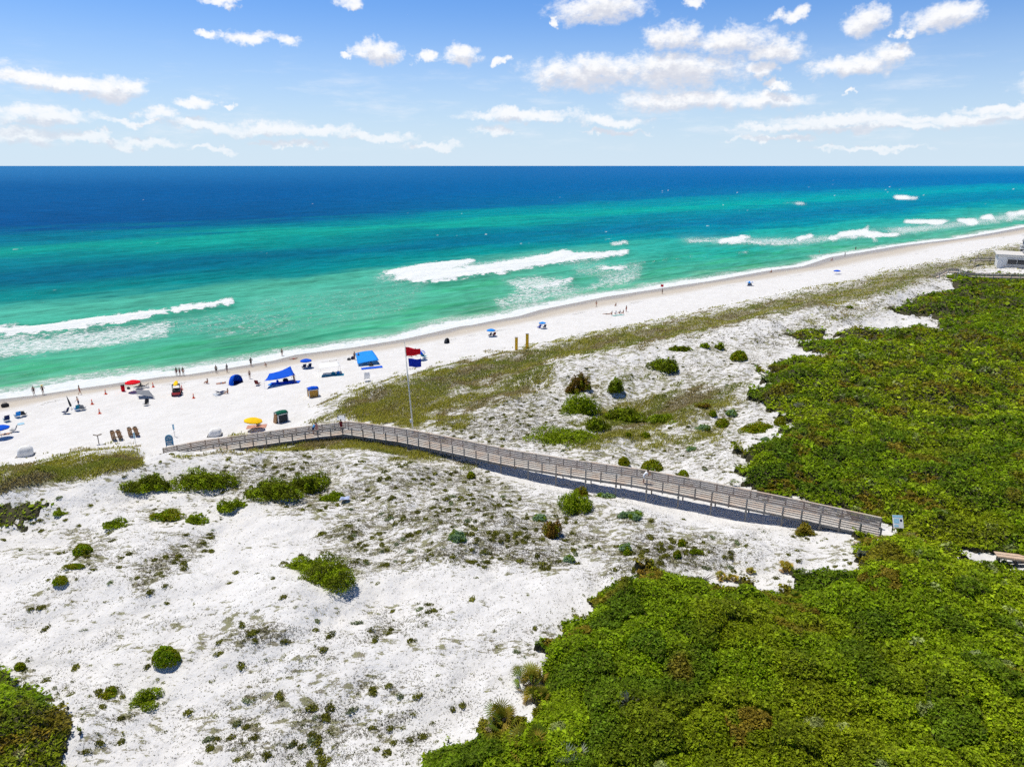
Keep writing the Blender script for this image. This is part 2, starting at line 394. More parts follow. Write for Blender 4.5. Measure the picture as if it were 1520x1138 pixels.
LITTER = [
 (.5,[(300,690),(480,668),(600,690),(640,720),(540,760),(420,745)]),(.6,[(620,645),(700,600),(800,580),(840,620),(830,665),(720,662),(650,652)]),
 (.9,[(200,850),(250,815),(330,790),(310,810),(240,860),(200,890)]),(.7,[(100,800),(170,780),(150,830),(115,840)]),(.8,[(250,700),(340,680),(390,676),(330,694),(260,712)]),
 (.6,[(540,680),(700,690),(760,720),(660,720),(560,710)]),(.7,[(640,560),(760,545),(820,550),(760,600),(690,640),(640,620)]),(.5,[(700,740),(860,800),(840,850),(720,830)]),
 (.6,[(330,940),(380,925),(440,935),(360,960)]),(.8,[(860,840),(960,845),(930,870),(850,870)]),(.7,[(400,740),(480,700),(520,720),(430,760)]),(.6,[(900,520),(1000,500),(1200,462),(1100,490),(960,515)]),
 (.8,[(740,545),(1000,500),(1100,480),(1050,500),(880,530),(780,560)]),(.6,[(0,720),(110,700),(180,690),(100,720),(0,735)]),(.9,[(840,790),(1010,800),(1050,840),(900,830)])
]
M_GRASS, M_SPARSE, M_LITTER = raster(GRASS, 6), raster(SPARSE, 10), raster(LITTER, 8)
gdr = ext(LW, gs) - ext(LR, gs)
a_grass = look(M_GRASS, gu, gv_); a_sparse = look(M_SPARSE, gu, gv_); a_litter = look(M_LITTER, gu, gv_)
a_dune = sstep(8, 16, gd - (ext(LW, gs) - ext(LV, gs)))
a_wet = 1 - sstep(gdr * 0.55, gdr * 1.02, gd)
a_wet2 = 1 - sstep(gdr * 0.15, gdr * 0.5, gd + 1.2 * fbm(gs / 9, gt_ / 3, 77, 2))
wr = np.abs(gd - gdr - 0.7 * fbm(gs / 6, gt_ * 0, 55, 3))
a_wrack = (1 - sstep(0.15, 0.9, wr)) * sstep(0.0, 0.5, fbm(gs / 5, gt_ / 5, 56, 3))
kf = keep[gf].any(1)
used = np.zeros(len(gx), bool); used[gf[kf].ravel()] = True
remap = np.cumsum(used) - 1
me = np_mesh('ground', np.stack([gx, gy, gzv], -1)[used], remap[gf[kf]], 4, smooth=True)
for n_, a_ in (('grass', a_grass), ('sparse', a_sparse), ('litter', a_litter), ('dune', a_dune), ('wet', a_wet), ('wet2', a_wet2), ('wrack', a_wrack)):
    vfloat(me, n_, a_[used])
m, t, b = new_mat('white_sand')
pos = t.geo()
f1 = t.noise(pos, 0.35, 5, 0.6); f2 = t.noise(pos, 3.2, 5, 0.62); f3 = t.noise(pos, 14.0, 3, 0.6); f4 = t.noise(pos, 0.9, 5, 0.65); f5 = t.noise(t.mapping(pos, rot=(0, 0, -0.32), scale=(0.55, 1.25, 1)), 1.9, 6, 0.72)
dry = t.mix(t.ss(f1, 0.3, 0.7), (0.67, 0.66, 0.645, 1), (0.73, 0.722, 0.71, 1))
dry = t.mix(t.math('MULTIPLY', t.ss(f2, 0.5, 0.72), 0.22), dry, (0.55, 0.53, 0.50, 1))
wet = t.mix(f1, (0.50, 0.445, 0.37, 1), (0.57, 0.52, 0.45, 1))
c = t.mix(t.attr('wet'), dry, wet)
c = t.mix(t.attr('wet2'), c, (0.36, 0.32, 0.27, 1))
# roots, litter and seedlings between the plants
cov = t.math('ADD', t.math('MULTIPLY', t.attr('sparse'), 0.62), t.math('ADD', t.math('MULTIPLY', t.attr('litter'), 0.42), t.math('MULTIPLY', t.attr('grass'), 0.95)))
strk = t.noise(t.mapping(pos, rot=(0, 0, -0.32), scale=(0.10, 0.34, 1)), 1.0, 5, 0.62)
cov = t.math('ADD', cov, t.math('MULTIPLY', t.attr('dune'), t.math('ADD', 0.04, t.math('MULTIPLY', t.ss(strk, 0.46, 0.66), 0.36))))
cov = t.math('MINIMUM', cov, 0.62)
cov = t.math('MAXIMUM', cov, t.math('MULTIPLY', t.attr('grass'), 1.05))
mixn = t.math('ADD', t.math('MULTIPLY', f5, 0.60), t.math('ADD', t.math('MULTIPLY', f3, 0.12), t.math('MULTIPLY', f4, 0.28)))
lit = t.ss(mixn, t.math('SUBTRACT', 0.615, t.math('MULTIPLY', cov, 0.21)), t.math('SUBTRACT', 0.655, t.math('MULTIPLY', cov, 0.21)))
lit = t.math('MULTIPLY', lit, t.ss(cov, 0.02, 0.15))
lc = t.mix(t.ss(f4, 0.35, 0.65), (0.22, 0.19, 0.125, 1), (0.235, 0.24, 0.085, 1))
lc = t.mix(t.ss(f3, 0.4, 0.7), lc, (0.13, 0.11, 0.085, 1))
c = t.mix(t.math('MULTIPLY', lit, 0.9), c, lc)
c = t.mix(t.math('MULTIPLY', t.attr('wrack'), t.ss(f2, 0.5, 0.56)), c, (0.10, 0.085, 0.06, 1))
t.set(b.inputs['Base Color'], c)
t.set(b.inputs['Roughness'], t.math('SUBTRACT', 0.95, t.math('MULTIPLY', t.attr('wet2'), 0.62)))
b.inputs['Specular IOR Level'].default_value = 0.25
hgt = t.math('ADD', t.math('MULTIPLY', t.noise(pos, 1.0, 5, 0.55), 1.2), t.math('MULTIPLY', f3, 0.12))
t.set(b.inputs['Normal'], t.bump(hgt, 0.5, 0.5))
tag(link('ground', me, m), kind='structure')

# ------------------------------------------------------------------ sea
WAZ = np.radians(np.concatenate([np.linspace(-85, -40, 120, endpoint=False), np.linspace(-40, 42, 1150), np.linspace(42, 70, 60)[1:]]))
WDEP = np.radians(np.concatenate([np.linspace(30, 22, 20, endpoint=False), np.linspace(22, 1.2, 520, endpoint=False), np.geomspace(1.2, 0.02, 90)]))
wx, wy, wf = polar_grid(WAZ, WDEP)
ws, wtt = st(wx, wy)
wd = wtt - ext(LW, ws)                      # metres out from the water's edge
wu, wv = proj(wx, wy, np.zeros_like(wx))
C_ = lambda *a: lin(a)
KEYS = {  # first colour of each column lightened, painting horizon haze into the water
 0:   ([248,282,335,355,376,393,415,447,465,500,550,590],[(44,122,184),(6,94,158),(0,84,146),(0,120,148),(16,160,150),(6,128,145),(0,108,138),(10,140,140),(80,182,160),(70,178,152),(84,180,146),(140,200,172)]),
 410: ([244,285,322,336,348,358,380,408,425,470,510,532],[(38,120,182),(2,94,158),(0,88,145),(0,128,146),(18,162,150),(6,145,142),(0,110,136),(4,135,140),(80,180,155),(72,182,156),(80,180,145),(135,198,168)]),
 760: ([242,280,303,316,326,338,352,369,380,410,438,466],[(30,112,176),(0,104,166),(0,108,160),(0,150,160),(16,168,156),(0,128,150),(0,120,150),(8,152,150),(72,178,158),(84,182,152),(84,182,150),(138,198,168)]),
 1100:([243,270,284,293,303,314,328,341,350,368,388,404],[(30,118,188),(0,108,172),(0,118,170),(0,148,170),(0,172,168),(0,140,164),(0,124,162),(0,145,164),(24,172,164),(30,174,162),(66,176,152),(126,192,166)]),
 1480:([246,262,270,274,279,285,293,302,308,320,333,345],[(60,150,202),(4,122,184),(0,122,182),(0,150,182),(0,162,182),(0,142,174),(0,134,170),(0,155,170),(40,172,166),(64,178,166),(80,178,158),(120,186,162)]),
}
ku = np.array(sorted(KEYS)); kv = np.array([KEYS[k][0] for k in ku], float); kc = np.array([[lin(c_) for c_ in KEYS[k][1]] for k in ku])
uc = np.clip(wu, 0, 1480)
# large patches: the bands wander and break up
vv = wv + 5.0 * fbm(ws / 60, wtt / 26, 201, 3) * np.clip((wv - 246) / 60, 0.06, 1.6) + 3.0 * fbm(ws / 14, wtt / 5, 211, 3) * np.clip((wv - 300) / 60, 0, 1.5)
wcol = np.zeros((len(wx), 3))
j = np.clip(np.searchsorted(ku, uc, side='right') - 1, 0, len(ku) - 2); fu = (uc - ku[j]) / (ku[j + 1] - ku[j])
vk = kv[j] * (1 - fu)[:, None] + kv[j + 1] * fu[:, None]
idx = np.clip((vv[:, None] >= vk).sum(1) - 1, 0, 10)
r_ = np.arange(len(wx))
fr = np.clip((vv - vk[r_, idx]) / (vk[r_, idx + 1] - vk[r_, idx]), 0, 1); fr = fr * fr * (3 - 2 * fr)
ca = kc[j, idx] * (1 - fu)[:, None] + kc[j + 1, idx] * fu[:, None]
cb = kc[j, idx + 1] * (1 - fu)[:, None] + kc[j + 1, idx + 1] * fu[:, None]
wcol = ca * (1 - fr)[:, None] + cb * fr[:, None]
del vk, ca, cb
# greener glassy streaks close to the beach
ph_ = wtt / 9.5 + 1.2 * fbm(ws / 40, wtt / 40, 351, 2)
near = sstep(0, 6, wd) * (1 - sstep(40, 75, wd))
g_ = near * sstep(0.05, 0.5, fbm(ws / 16, wtt / 2.6, 231, 3))
lines = near * sstep(0.35, 0.95, np.sin(ph_ * 2 * math.pi)) * sstep(-0.15, 0.4, fbm(ws / 22, wtt / 9, 241, 3))
wcol = wcol * (1 - 0.55 * lines[:, None]) + lin((14, 128, 96)) * (0.55 * lines[:, None])
wcol = wcol * (1 - 0.38 * g_[:, None]) + lin((44, 172, 104)) * (0.38 * g_[:, None])
# ---- broken water: crest bodies (solid) and lace (thin)
CREST = [
 (.8,[(1205,357),(1300,350),(1400,341),(1400,343),(1300,353),(1205,360)]),(.8,[(1340,329),(1480,322),(1540,318),(1540,321),(1480,325),(1340,333)]),(.6,[(940,390),(1010,382),(1060,378),(1060,380),(1010,385),(940,393)]),(.7,[(1400,336),(1470,329),(1540,322),(1540,325),(1470,333),(1400,339)]),
 (1,[(-400,520),(-400,505),(0,491),(63,485),(126,475),(189,467),(249,460),(251,467),(189,480),(126,490),(63,497),(0,500)]),
 (1,[(252,459),(316,450),(347,444),(348,451),(300,460),(256,467)]),(.8,[(-40,492),(0,484),(34,479),(34,482),(0,489)]),
 (1,[(562,406),(600,398),(638,392),(706,385),(707,391),(660,402),(638,409),(590,411)]),
 (1,[(575,417),(600,410),(650,406),(701,397),(748,390),(796,382),(834,374),(860,377),(890,376),(934,372),(935,377),(890,385),(837,391),(796,396),(748,407),(701,411),(654,419),(631,420)]),
 (.9,[(815,378),(835,372),(850,374),(848,378)]),(1,[(899,362),(915,360),(934,358),(935,361),(912,365)]),
 (.9,[(880,397),(905,397),(942,394),(922,402),(895,402)]),(.9,[(929,412),(942,411),(940,415),(932,415)]),
 (.85,[(764,424),(796,426),(843,414),(858,409),(850,418),(800,431),(770,429)]),
 (1,[(1065,356),(1090,352),(1116,349),(1117,353),(1090,358),(1068,359)]),(.9,[(1020,356),(1060,357),(1166,360),(1206,353),(1166,364),(1090,362),(1020,359)]),
 (1,[(1176,355),(1192,350),(1210,347),(1207,353),(1190,356)]),(.85,[(1212,354),(1240,349),(1282,345),(1282,349),(1240,353)]),
 (.9,[(1092,375),(1112,372),(1112,376),(1095,377)]),(.9,[(1160,301),(1180,299),(1202,302),(1200,304),(1180,303)]),(1,[(1320,292),(1335,289.5),(1366,293),(1360,296),(1330,295)]),
 (.9,[(1240,346),(1265,342),(1288,340),(1290,344),(1336,347),(1330,352),(1260,350)]),(1,[(1283,336),(1290,334),(1294,338),(1285,339)]),
 (1,[(1342,327),(1365,326),(1404,326),(1405,330),(1395,335),(1380,333),(1360,331)]),(1,[(1416,327),(1440,325),(1453,328),(1448,332),(1425,330)]),
 (1,[(1452,322),(1465,319),(1475,319),(1472,323),(1455,324)]),(1,[(1478,317),(1520,312),(1600,306),(1600,311),(1520,318),(1478,319)]),(.9,[(1317,340),(1343,338),(1343,341),(1320,342)]),(.9,[(1292,358),(1300,356),(1307,358),(1300,360)]),
]
LACE = [
 (.82,[(-400,520),(0,499),(63,497),(126,490),(200,482),(252,474),(250,502),(190,512),(120,522),(60,528),(0,532),(-400,550)]),
 (.5,[(250,470),(330,462),(420,470),(450,480),(400,496),(300,498),(250,498)]),
 (.75,[(545,412),(562,405),(640,395),(710,388),(820,372),(934,373),(890,388),(800,398),(700,413),(630,422),(560,418)]),
 (.8,[(733,416),(796,408),(843,412),(858,409),(850,420),(796,430),(764,428)]),
 (.72,[(723,446),(780,425),(860,425),(930,405),(960,410),(935,424),(860,437),(800,450),(741,462)]),
 (.62,[(840,395),(960,385),(950,415),(860,412)]),(.85,[(1000,352),(1180,352),(1300,342),(1300,352),(1180,366),(1020,362)]),(.85,[(1280,340),(1400,330),(1520,312),(1560,318),(1460,334),(1340,350)]),
 (.42,[(380,440),(560,420),(640,425),(600,470),(420,500),(300,510)]),
]
M_CREST, M_LACE = raster(CREST, 2), raster(LACE, 5)
dn_ = np.clip((wv - 300) / 120, 0, 1)
ju = wu + 5 * dn_ * fbm(ws / 3, wtt / 3, 301, 3); jv = wv + 3.4 * dn_ * fbm(ws / 2.2, wtt / 2.2, 311, 3)
f_crest = look(M_CREST, ju, jv) * (wv > 270); f_lace = look(M_LACE, ju, jv) * (wv > 270)
# swash: the sheet of foam along the edge
swid = 6.8 + 3.5 * fbm(ws / 20, ws * 0, 321, 2)
f_sw = (1 - sstep(swid * 0.45, swid, wd + 1.6 * fbm(ws / 4, wtt / 2, 331, 3))) * sstep(-1.5, 0.4, wd)
f_swb = 1 - sstep(0.6 * swid, 2.3 * swid, wd + 3.0 * fbm(ws / 12, wtt / 5, 335, 3))
# small whitecaps far out
cap = 0.8 * sstep(0.90, 0.97, vnoise(ws / 30, wtt / 12, 341)) * sstep(0.91, 0.95, vnoise(ws / 3.5, wtt / 1.3, 342)) * (wd > 90) * (wd < 900)
wz = np.zeros_like(wx)
near_w = 1 - sstep(250, 700, np.hypot(wx, wy))
shoal = sstep(2, 12, wd) * near_w
ph = wtt / 9.5 + 1.2 * fbm(ws / 40, wtt / 40, 351, 2)
wz += shoal * 0.22 * (np.sin(ph * 2 * math.pi) * (0.5 + 0.5 * vnoise(ws / 30, wtt / 20, 361)))
wz += near_w * sstep(3, 10, wd) * 0.12 * fbm(ws / 6, wtt / 2.4, 371, 3)
wz += 1.15 * blur(M_CREST, 2)[np.clip(((wv - V0) / MS).astype(int), 0, MH - 1), np.clip(((wu - U0) / MS).astype(int), 0, MW - 1)] * near_w
wz = np.where(wd < 2, 0.0, wz)
# glassy dark green faces on the shore side of each crest
up = look(M_CREST, wu, wv - 7 * np.clip((wv - 330) / 120, 0.15, 1)) * (1 - f_crest) * (wv > 300)
wcol = wcol * (1 - 0.5 * up[:, None]) + lin((8, 118, 92)) * (0.5 * up[:, None])
keepw = wd > -25
kf = keepw[wf].any(1); used = np.zeros(len(wx), bool); used[wf[kf].ravel()] = True; remap = np.cumsum(used) - 1
wz = np.where(wd < 0, -0.02 * 0 + 0.0, wz)
me = np_mesh('sea', np.stack([wx, wy, wz], -1)[used], remap[wf[kf]], 4, smooth=True)
vcol(me, 'body', np.clip(wcol * 0.80, 0, 1)[used]); vfloat(me, 'crest', np.maximum(f_crest, 0)[used]); vfloat(me, 'lace', f_lace[used]); vfloat(me, 'swash', f_sw[used]); vfloat(me, 'cap', cap[used])
vfloat(me, 'swback', (f_swb * (wd > -2))[used])
m, t, b = new_mat('sea_water')
pos = t.geo()
stv = t.mapping(pos, loc=(0, 0, 0), rot=(0, 0, -math.atan2(ES[1], ES[0])))
near_m = t.mapping(stv, scale=(0.45, 1.25, 1))
n1 = t.noise(near_m, 0.35, 5, 0.62); n2 = t.noise(near_m, 1.5, 4, 0.6); n3 = t.noise(stv, 0.02, 4, 0.6)
n4 = t.noise(t.mapping(stv, scale=(0.5, 1.6, 1)), 0.055, 5, 0.62)
body = t.attr('body', 'Color')
tone = t.math('ADD', t.math('MULTIPLY_ADD', t.ss(n1, 0.28, 0.72), 0.40, 0.62), t.math('MULTIPLY', t.ss(n4, 0.3, 0.7), 0.36))
body = t.mix(1.0, body, t.n('ShaderNodeCombineXYZ').outputs[0] if False else tone, 'MULTIPLY')
fo1 = t.noise(t.mapping(stv, scale=(0.75, 1.2, 1)), 0.9, 6, 0.68, 0.6); fo2 = t.noise(t.mapping(stv, scale=(0.8, 1.3, 1)), 3.2, 4, 0.65, 0.3)
fo = t.math('ADD', t.math('MULTIPLY', fo1, 0.6), t.math('MULTIPLY', fo2, 0.4))
def thresh(a, hi, lo, soft):
    th = t.math('SUBTRACT', hi, t.math('MULTIPLY', a, hi - lo))
    return t.math('MULTIPLY', t.ss(fo, th, t.math('ADD', th, soft)), t.ss(a, 0.03, 0.2))
k1 = thresh(t.attr('crest'), 0.66, 0.2, 0.10); k2 = thresh(t.attr('lace'), 0.68, 0.34, 0.12); k3 = thresh(t.attr('swash'), 0.62, 0.22, 0.14)
k4 = t.math('MULTIPLY', thresh(t.attr('swback'), 0.70, 0.42, 0.12), 0.75)
foam = t.math('MAXIMUM', t.math('MAXIMUM', k1, t.math('MULTIPLY', k2, 0.85)), t.math('MAXIMUM', t.math('MAXIMUM', k3, k4), t.attr('cap')))
body = t.mix(t.math('MULTIPLY', t.attr('lace'), 0.35), body, (0.20, 0.48, 0.42, 1))
body = t.mix(t.math('MULTIPLY', t.ss(t.attr('swback'), 0.4, 1.0), 0.5), body, (0.34, 0.48, 0.40, 1))
colr = t.mix(foam, body, t.mix(t.ss(fo, 0.35, 0.65), (0.62, 0.68, 0.69, 1), (0.80, 0.81, 0.81, 1)))
hh = t.math('ADD', t.math('MULTIPLY', n1, 1.0), t.math('ADD', t.math('MULTIPLY', n2, 0.3), t.math('MULTIPLY', foam, 0.25)))
nb = t.bump(hh, 0.6, 0.9)
df = t.n('ShaderNodeBsdfDiffuse'); t.set(df.inputs['Color'], colr); t.set(df.inputs['Normal'], nb)
gl = t.n('ShaderNodeBsdfGlossy'); gl.inputs['Roughness'].default_value = 0.25; t.set(gl.inputs['Normal'], nb)
fr_ = t.n('ShaderNodeFresnel'); fr_.inputs['IOR'].default_value = 1.33; t.set(fr_.inputs['Normal'], nb)
ms = t.n('ShaderNodeMixShader')
t.set(ms.inputs[0], t.math('MULTIPLY', t.math('MINIMUM', t.math('MULTIPLY', fr_.outputs[0], 0.25), 0.028), t.math('SUBTRACT', 1.0, foam)))
t.L.new(df.outputs[0], ms.inputs[1]); t.L.new(gl.outputs[0], ms.inputs[2])
t.L.new(ms.outputs[0], m.node_tree.nodes['Material Output'].inputs['Surface'])
m.node_tree.nodes.remove(b)
tag(link('sea', me, m), kind='structure')
# ------------------------------------------------------------------ foliage material: colour comes with each leaf
def leaf_mat(name, transl=0.36, rough=0.5, spec=0.08):
    m, t, b = new_mat(name)
    c = t.attr('tint', 'Color')
    n = t.noise(t.geo(), 2.5, 3, 0.6)
    c = t.mix(1.0, c, t.math('MULTIPLY_ADD', n, 0.7, 0.65), 'MULTIPLY')
    t.set(b.inputs['Base Color'], c); b.inputs['Roughness'].default_value = rough; b.inputs['Specular IOR Level'].default_value = spec
    tr = t.n('ShaderNodeBsdfTranslucent'); t.set(tr.inputs['Color'], t.mix(1.0, c, (1.15, 1.2, 0.55, 1), 'MULTIPLY'))
    ms = t.n('ShaderNodeMixShader'); ms.inputs[0].default_value = transl
    t.L.new(b.outputs[0], ms.inputs[1]); t.L.new(tr.outputs[0], ms.inputs[2])
    t.L.new(ms.outputs[0], m.node_tree.nodes['Material Output'].inputs['Surface'])
    return m
LEAF = leaf_mat('leaf'); BLADE = leaf_mat('grass_blade', 0.36, 0.6, 0.05)
BARK = mat('bark', (0.16, 0.13, 0.10), 0.9, 0.3, 8); UNDER = mat('twigs_and_litter', (0.060, 0.056, 0.028), 0.95, 0.5, 3.0)
def unit(a): return a / np.maximum(np.linalg.norm(a, axis=1, keepdims=True), 1e-9)
def leaf_quads(c, nrm, size, aspect=0.55, rand=0.75, rng=RNG):
    """one small pointed leaf quad per place, roughly facing along nrm"""
    n = len(c)
    nn = unit(nrm + rand * rng.normal(size=(n, 3)))
    a = unit(np.cross(nn, rng.normal(size=(n, 3)))); b_ = np.cross(nn, a)
    s = np.asarray(size).reshape(-1, 1); L = a * s; Wd = b_ * s * aspect
    v = np.stack([c - L * .5, c + Wd * .5 + nn * s * .06, c + L * .5, c - Wd * .5 + nn * s * .06], 1).reshape(-1, 3)
    return v, np.arange(n * 4).reshape(-1, 4)
def rep4(x): return np.repeat(x, 4, axis=0)
GREENS = dict(mid=(0.220, 0.325, 0.008), bright=(0.330, 0.430, 0.012), deep=(0.095, 0.175, 0.010), olive=(0.275, 0.285, 0.010), rust=(0.23, 0.135, 0.022), grey=(0.30, 0.31, 0.20), gold=(0.42, 0.30, 0.03), blue=(0.27, 0.40, 0.22))
G = {k: np.array(v) for k, v in GREENS.items()}

# ------------------------------------------------------------------ the scrub thicket: one unbroken mass of wind-pruned scrub oak
T_MAIN = [(1406,410),(1434,409),(1520,413),(1750,405),(2020,420),(2020,1520),(540,1520),(570,1200),(612,1140),(650,1110),(700,1096),(740,1086),(772,1078),(816,1068),(830,1055),(816,1042),(813,1024),(800,1000),(797,972),(824,953),(842,924),(868,903),(879,884),(897,868),(937,858),(974,852),(1000,858),(1042,868),(1088,884),(1098,876),(1138,886),(1176,900),(1192,880),(1182,850),(1219,847),(1257,855),(1272,840),(1274,813),(1288,800),(1330,795),(1336,789),(1324,780),(1300,770),(1200,744),(1150,732),(1086,718),(1102,704),(1104,688),(1094,694),(1103,672),(1129,663),(1155,656),(1184,650),(1160,643),(1161,634),(1184,623),(1172,614),(1147,608),(1123,594),(1126,582),(1144,571),(1147,556),(1128,553),(1138,546),(1167,533),(1202,530),(1216,533),(1228,524),(1196,521),(1184,516),(1219,507),(1259,508),(1283,514),(1302,517),(1296,506),(1262,500),(1242,496),(1265,490),(1297,492),(1329,495),(1342,493),(1358,485),(1369,485),(1393,497),(1411,497),(1398,487),(1406,484),(1397,481),(1388,470),(1351,467),(1323,460),(1340,455),(1384,440),(1434,434),(1424,428),(1415,420)]
T_ISLE = [(1173,495),(1196,491),(1239,492),(1225,500),(1204,504),(1181,503)]
T_PATH = [(1380,811),(1400,809),(1432,814),(1462,816),(1490,822),(1530,824),(1640,838),(1640,860),(1530,845),(1480,842),(1440,836),(1400,828)]
T_LOW = [(-420,990),(-150,1005),(0,1019),(60,1022),(84,1040),(97,1052),(116,1085),(104,1108),(90,1140),(70,1500),(-450,1500)]
T_EDGE = [(-260,765),(0,758),(40,756),(66,754),(36,773),(0,783),(-260,815)]
def world_poly(p):
    a = np.array(p, float); x, y, z = hit(a[:, 0], a[:, 1]); return np.stack([x, y], -1)
def edge_dist(px, py, polys):
    d = np.full(len(px), 1e9, np.float32)
    px = px.astype(np.float32); py = py.astype(np.float32)
    for P in polys:
        for i in range(len(P)):
            a, b_ = P[i - 1], P[i]
            dx, dy = b_ - a
            t_ = np.clip(((px - a[0]) * dx + (py - a[1]) * dy) / (dx * dx + dy * dy + 1e-9), 0, 1)
            d = np.minimum(d, np.hypot(px - a[0] - t_ * dx, py - a[1] - t_ * dy).astype(np.float32))
    return d
def canopy(x, y, ed, hmax):
    """height of the top of the scrub over the ground, the shrub it belongs to"""
    wxx = x + 0.5 * fbm(x / 2, y / 2, 401, 2); wyy = y + 0.5 * fbm(x / 2, y / 2, 402, 2)
    d1, d2, cid = cells(wxx / 2.6, wyy / 2.6, 410)
    e1, e2, eid = cells(wxx / 0.75, wyy / 0.75, 420)
    big = 0.82 + 0.50 * fbm(x / 11, y / 11, 430, 3) + 0.25 * fbm(x / 4.5, y / 4.5, 433, 2)
    h = hmax * (0.30 + 0.70 * sstep(0, 3.2, ed)) * big
    dome = 1.0 - 0.50 * np.clip(d1, 0, 1.1) ** 2 + 0.22 * (cid - 0.5) * 2
    gap = sstep(0.0, 0.10, d2 - d1)
    h = h * (0.50 + 0.50 * dome) * (0.72 + 0.28 * gap) + 0.44 * (0.49 - np.clip(e1, 0, 1) ** 2) * sstep(0, 1.0, ed) + 0.10 * fbm(x / 0.5, y / 0.5, 440, 2)
    return np.maximum(h, 0.06), cid, eid, e1
def shrub_tint(x, y, cid, eid, n, rng):
    """leaf colours: by shrub, by branch, by leaf"""
    p1 = fbm(x / 9, y / 9, 451, 3); p2 = fbm(x / 5.5, y / 5.5, 461, 3); p3 = fbm(x / 26, y / 26, 471, 2)
    c = G['mid'] + (G['bright'] - G['mid']) * sstep(-0.25, 0.4, p3 + 0.5 * (cid - 0.5))[:, None]
    def ov(c, k, f): return c * (1 - f[:, None]) + G[k] * f[:, None]
    c = ov(c, 'deep', sstep(0.62, 0.75, cid) * 0.75)
    c = ov(c, 'olive', sstep(0.05, 0.45, p1) * 0.45)
    c = ov(c, 'rust', sstep(0.35, 0.48, p2) * 0.6)
    c = ov(c, 'rust', (cid < 0.075) * sstep(0.15, 0.6, eid) * 0.75)
    c = ov(c, 'grey', ((eid > 0.972) * (p3 > -0.1) * 0.5))
    c = c * (0.38 + 1.24 * rng.random(n))[:, None] * (0.8 + 0.4 * eid)[:, None]
    y_ = rng.random(n) < 0.05
    c[y_] = c[y_] * 0.4 + 0.6 * np.array((0.22, 0.23, 0.03))
    return c
def thicket(polys, holes, az, dep, n_try, hmax, label, px=2.1, steps=(0.22, 0.16)):
    W_ = [world_poly(p) for p in polys]; Hh = [world_poly(p) for p in holes]
    def within(x, y):
        x = x + 2.8 * fbm(x / 2.6, y / 2.6, 480, 4); y = y + 2.8 * fbm(x / 2.6, y / 2.6, 485, 4)
        k = np.zeros(len(x), bool)
        for P in W_: k |= inside(x, y, P)
        for P in Hh: k &= ~inside(x, y, P)
        return k
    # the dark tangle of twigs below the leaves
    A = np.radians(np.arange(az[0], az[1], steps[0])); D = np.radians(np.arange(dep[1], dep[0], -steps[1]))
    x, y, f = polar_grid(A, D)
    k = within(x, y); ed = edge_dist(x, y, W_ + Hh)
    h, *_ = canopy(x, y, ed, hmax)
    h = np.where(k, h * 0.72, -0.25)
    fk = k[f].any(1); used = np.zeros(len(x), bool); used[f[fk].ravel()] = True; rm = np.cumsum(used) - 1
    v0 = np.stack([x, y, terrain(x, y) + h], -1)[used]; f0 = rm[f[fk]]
    # leaves
    rng = np.random.default_rng(n_try)
    a = np.radians(rng.uniform(az[0], az[1], n_try)); d = np.radians(rng.uniform(dep[0], dep[1], n_try)); r = CZ / np.tan(d)
    x = np.sin(a) * r; y = np.cos(a) * r
    k = within(x, y); x = x[k]; y = y[k]
    ed = edge_dist(x, y, W_ + Hh)
    h, cid, eid, e1 = canopy(x, y, ed, hmax)
    e = 0.12
    hx = canopy(x + e, y, ed, hmax)[0]; hy = canopy(x, y + e, ed, hmax)[0]
    nrm = unit(np.stack([-(hx - h) / e, -(hy - h) / e, np.ones(len(x))], -1))
    dist = np.sqrt(x * x + y * y + (CZ - 4) ** 2)
    size = np.maximum(0.10, px * dist / 707.0) * np.where(rng.random(len(x)) < 0.12, 1.9, 1.0) * rng.uniform(0.55, 1.3, len(x))
    dropped = h * 0.35 * rng.random(len(x)) ** 3
    c = np.stack([x, y, terrain(x, y) + h - dropped], -1) + rng.normal(size=(len(x), 3)) * (0.03 + 0.12 * size[:, None])
    v1, f1 = leaf_quads(c, nrm + np.array((0, 0, 0.55)), size, 0.6, 0.68, rng)
    tint = rep4(shrub_tint(x, y, cid, eid, len(x), rng))
    V = np.concatenate([v0, v1]); Fc = np.concatenate([f0, f1 + len(v0)])
    mi = np.concatenate([np.ones(len(f0), int), np.zeros(len(f1), int)])
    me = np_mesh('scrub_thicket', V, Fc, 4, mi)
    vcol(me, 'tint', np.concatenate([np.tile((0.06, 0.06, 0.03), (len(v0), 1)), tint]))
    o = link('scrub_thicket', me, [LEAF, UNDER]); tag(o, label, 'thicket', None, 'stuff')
    return len(f1)
N_LEAF = 1.0
print('leaves', thicket([T_MAIN, T_ISLE], [T_PATH], (-9, 48), (5.0, 58), int(1500000 * N_LEAF), 1.9, 'dense mass of low green scrub oak behind the dunes beside the boardwalk'))
print('leaves', thicket([T_LOW], [], (-46, -20), (30, 58), int(170000 * N_LEAF), 1.3, 'low green scrub mass in the near corner of the white dunes'))
print('leaves', thicket([T_EDGE], [], (-52, -30), (20, 30), int(30000 * N_LEAF), 0.9, 'flat green scrub patch on the dune crest below the grass band'))

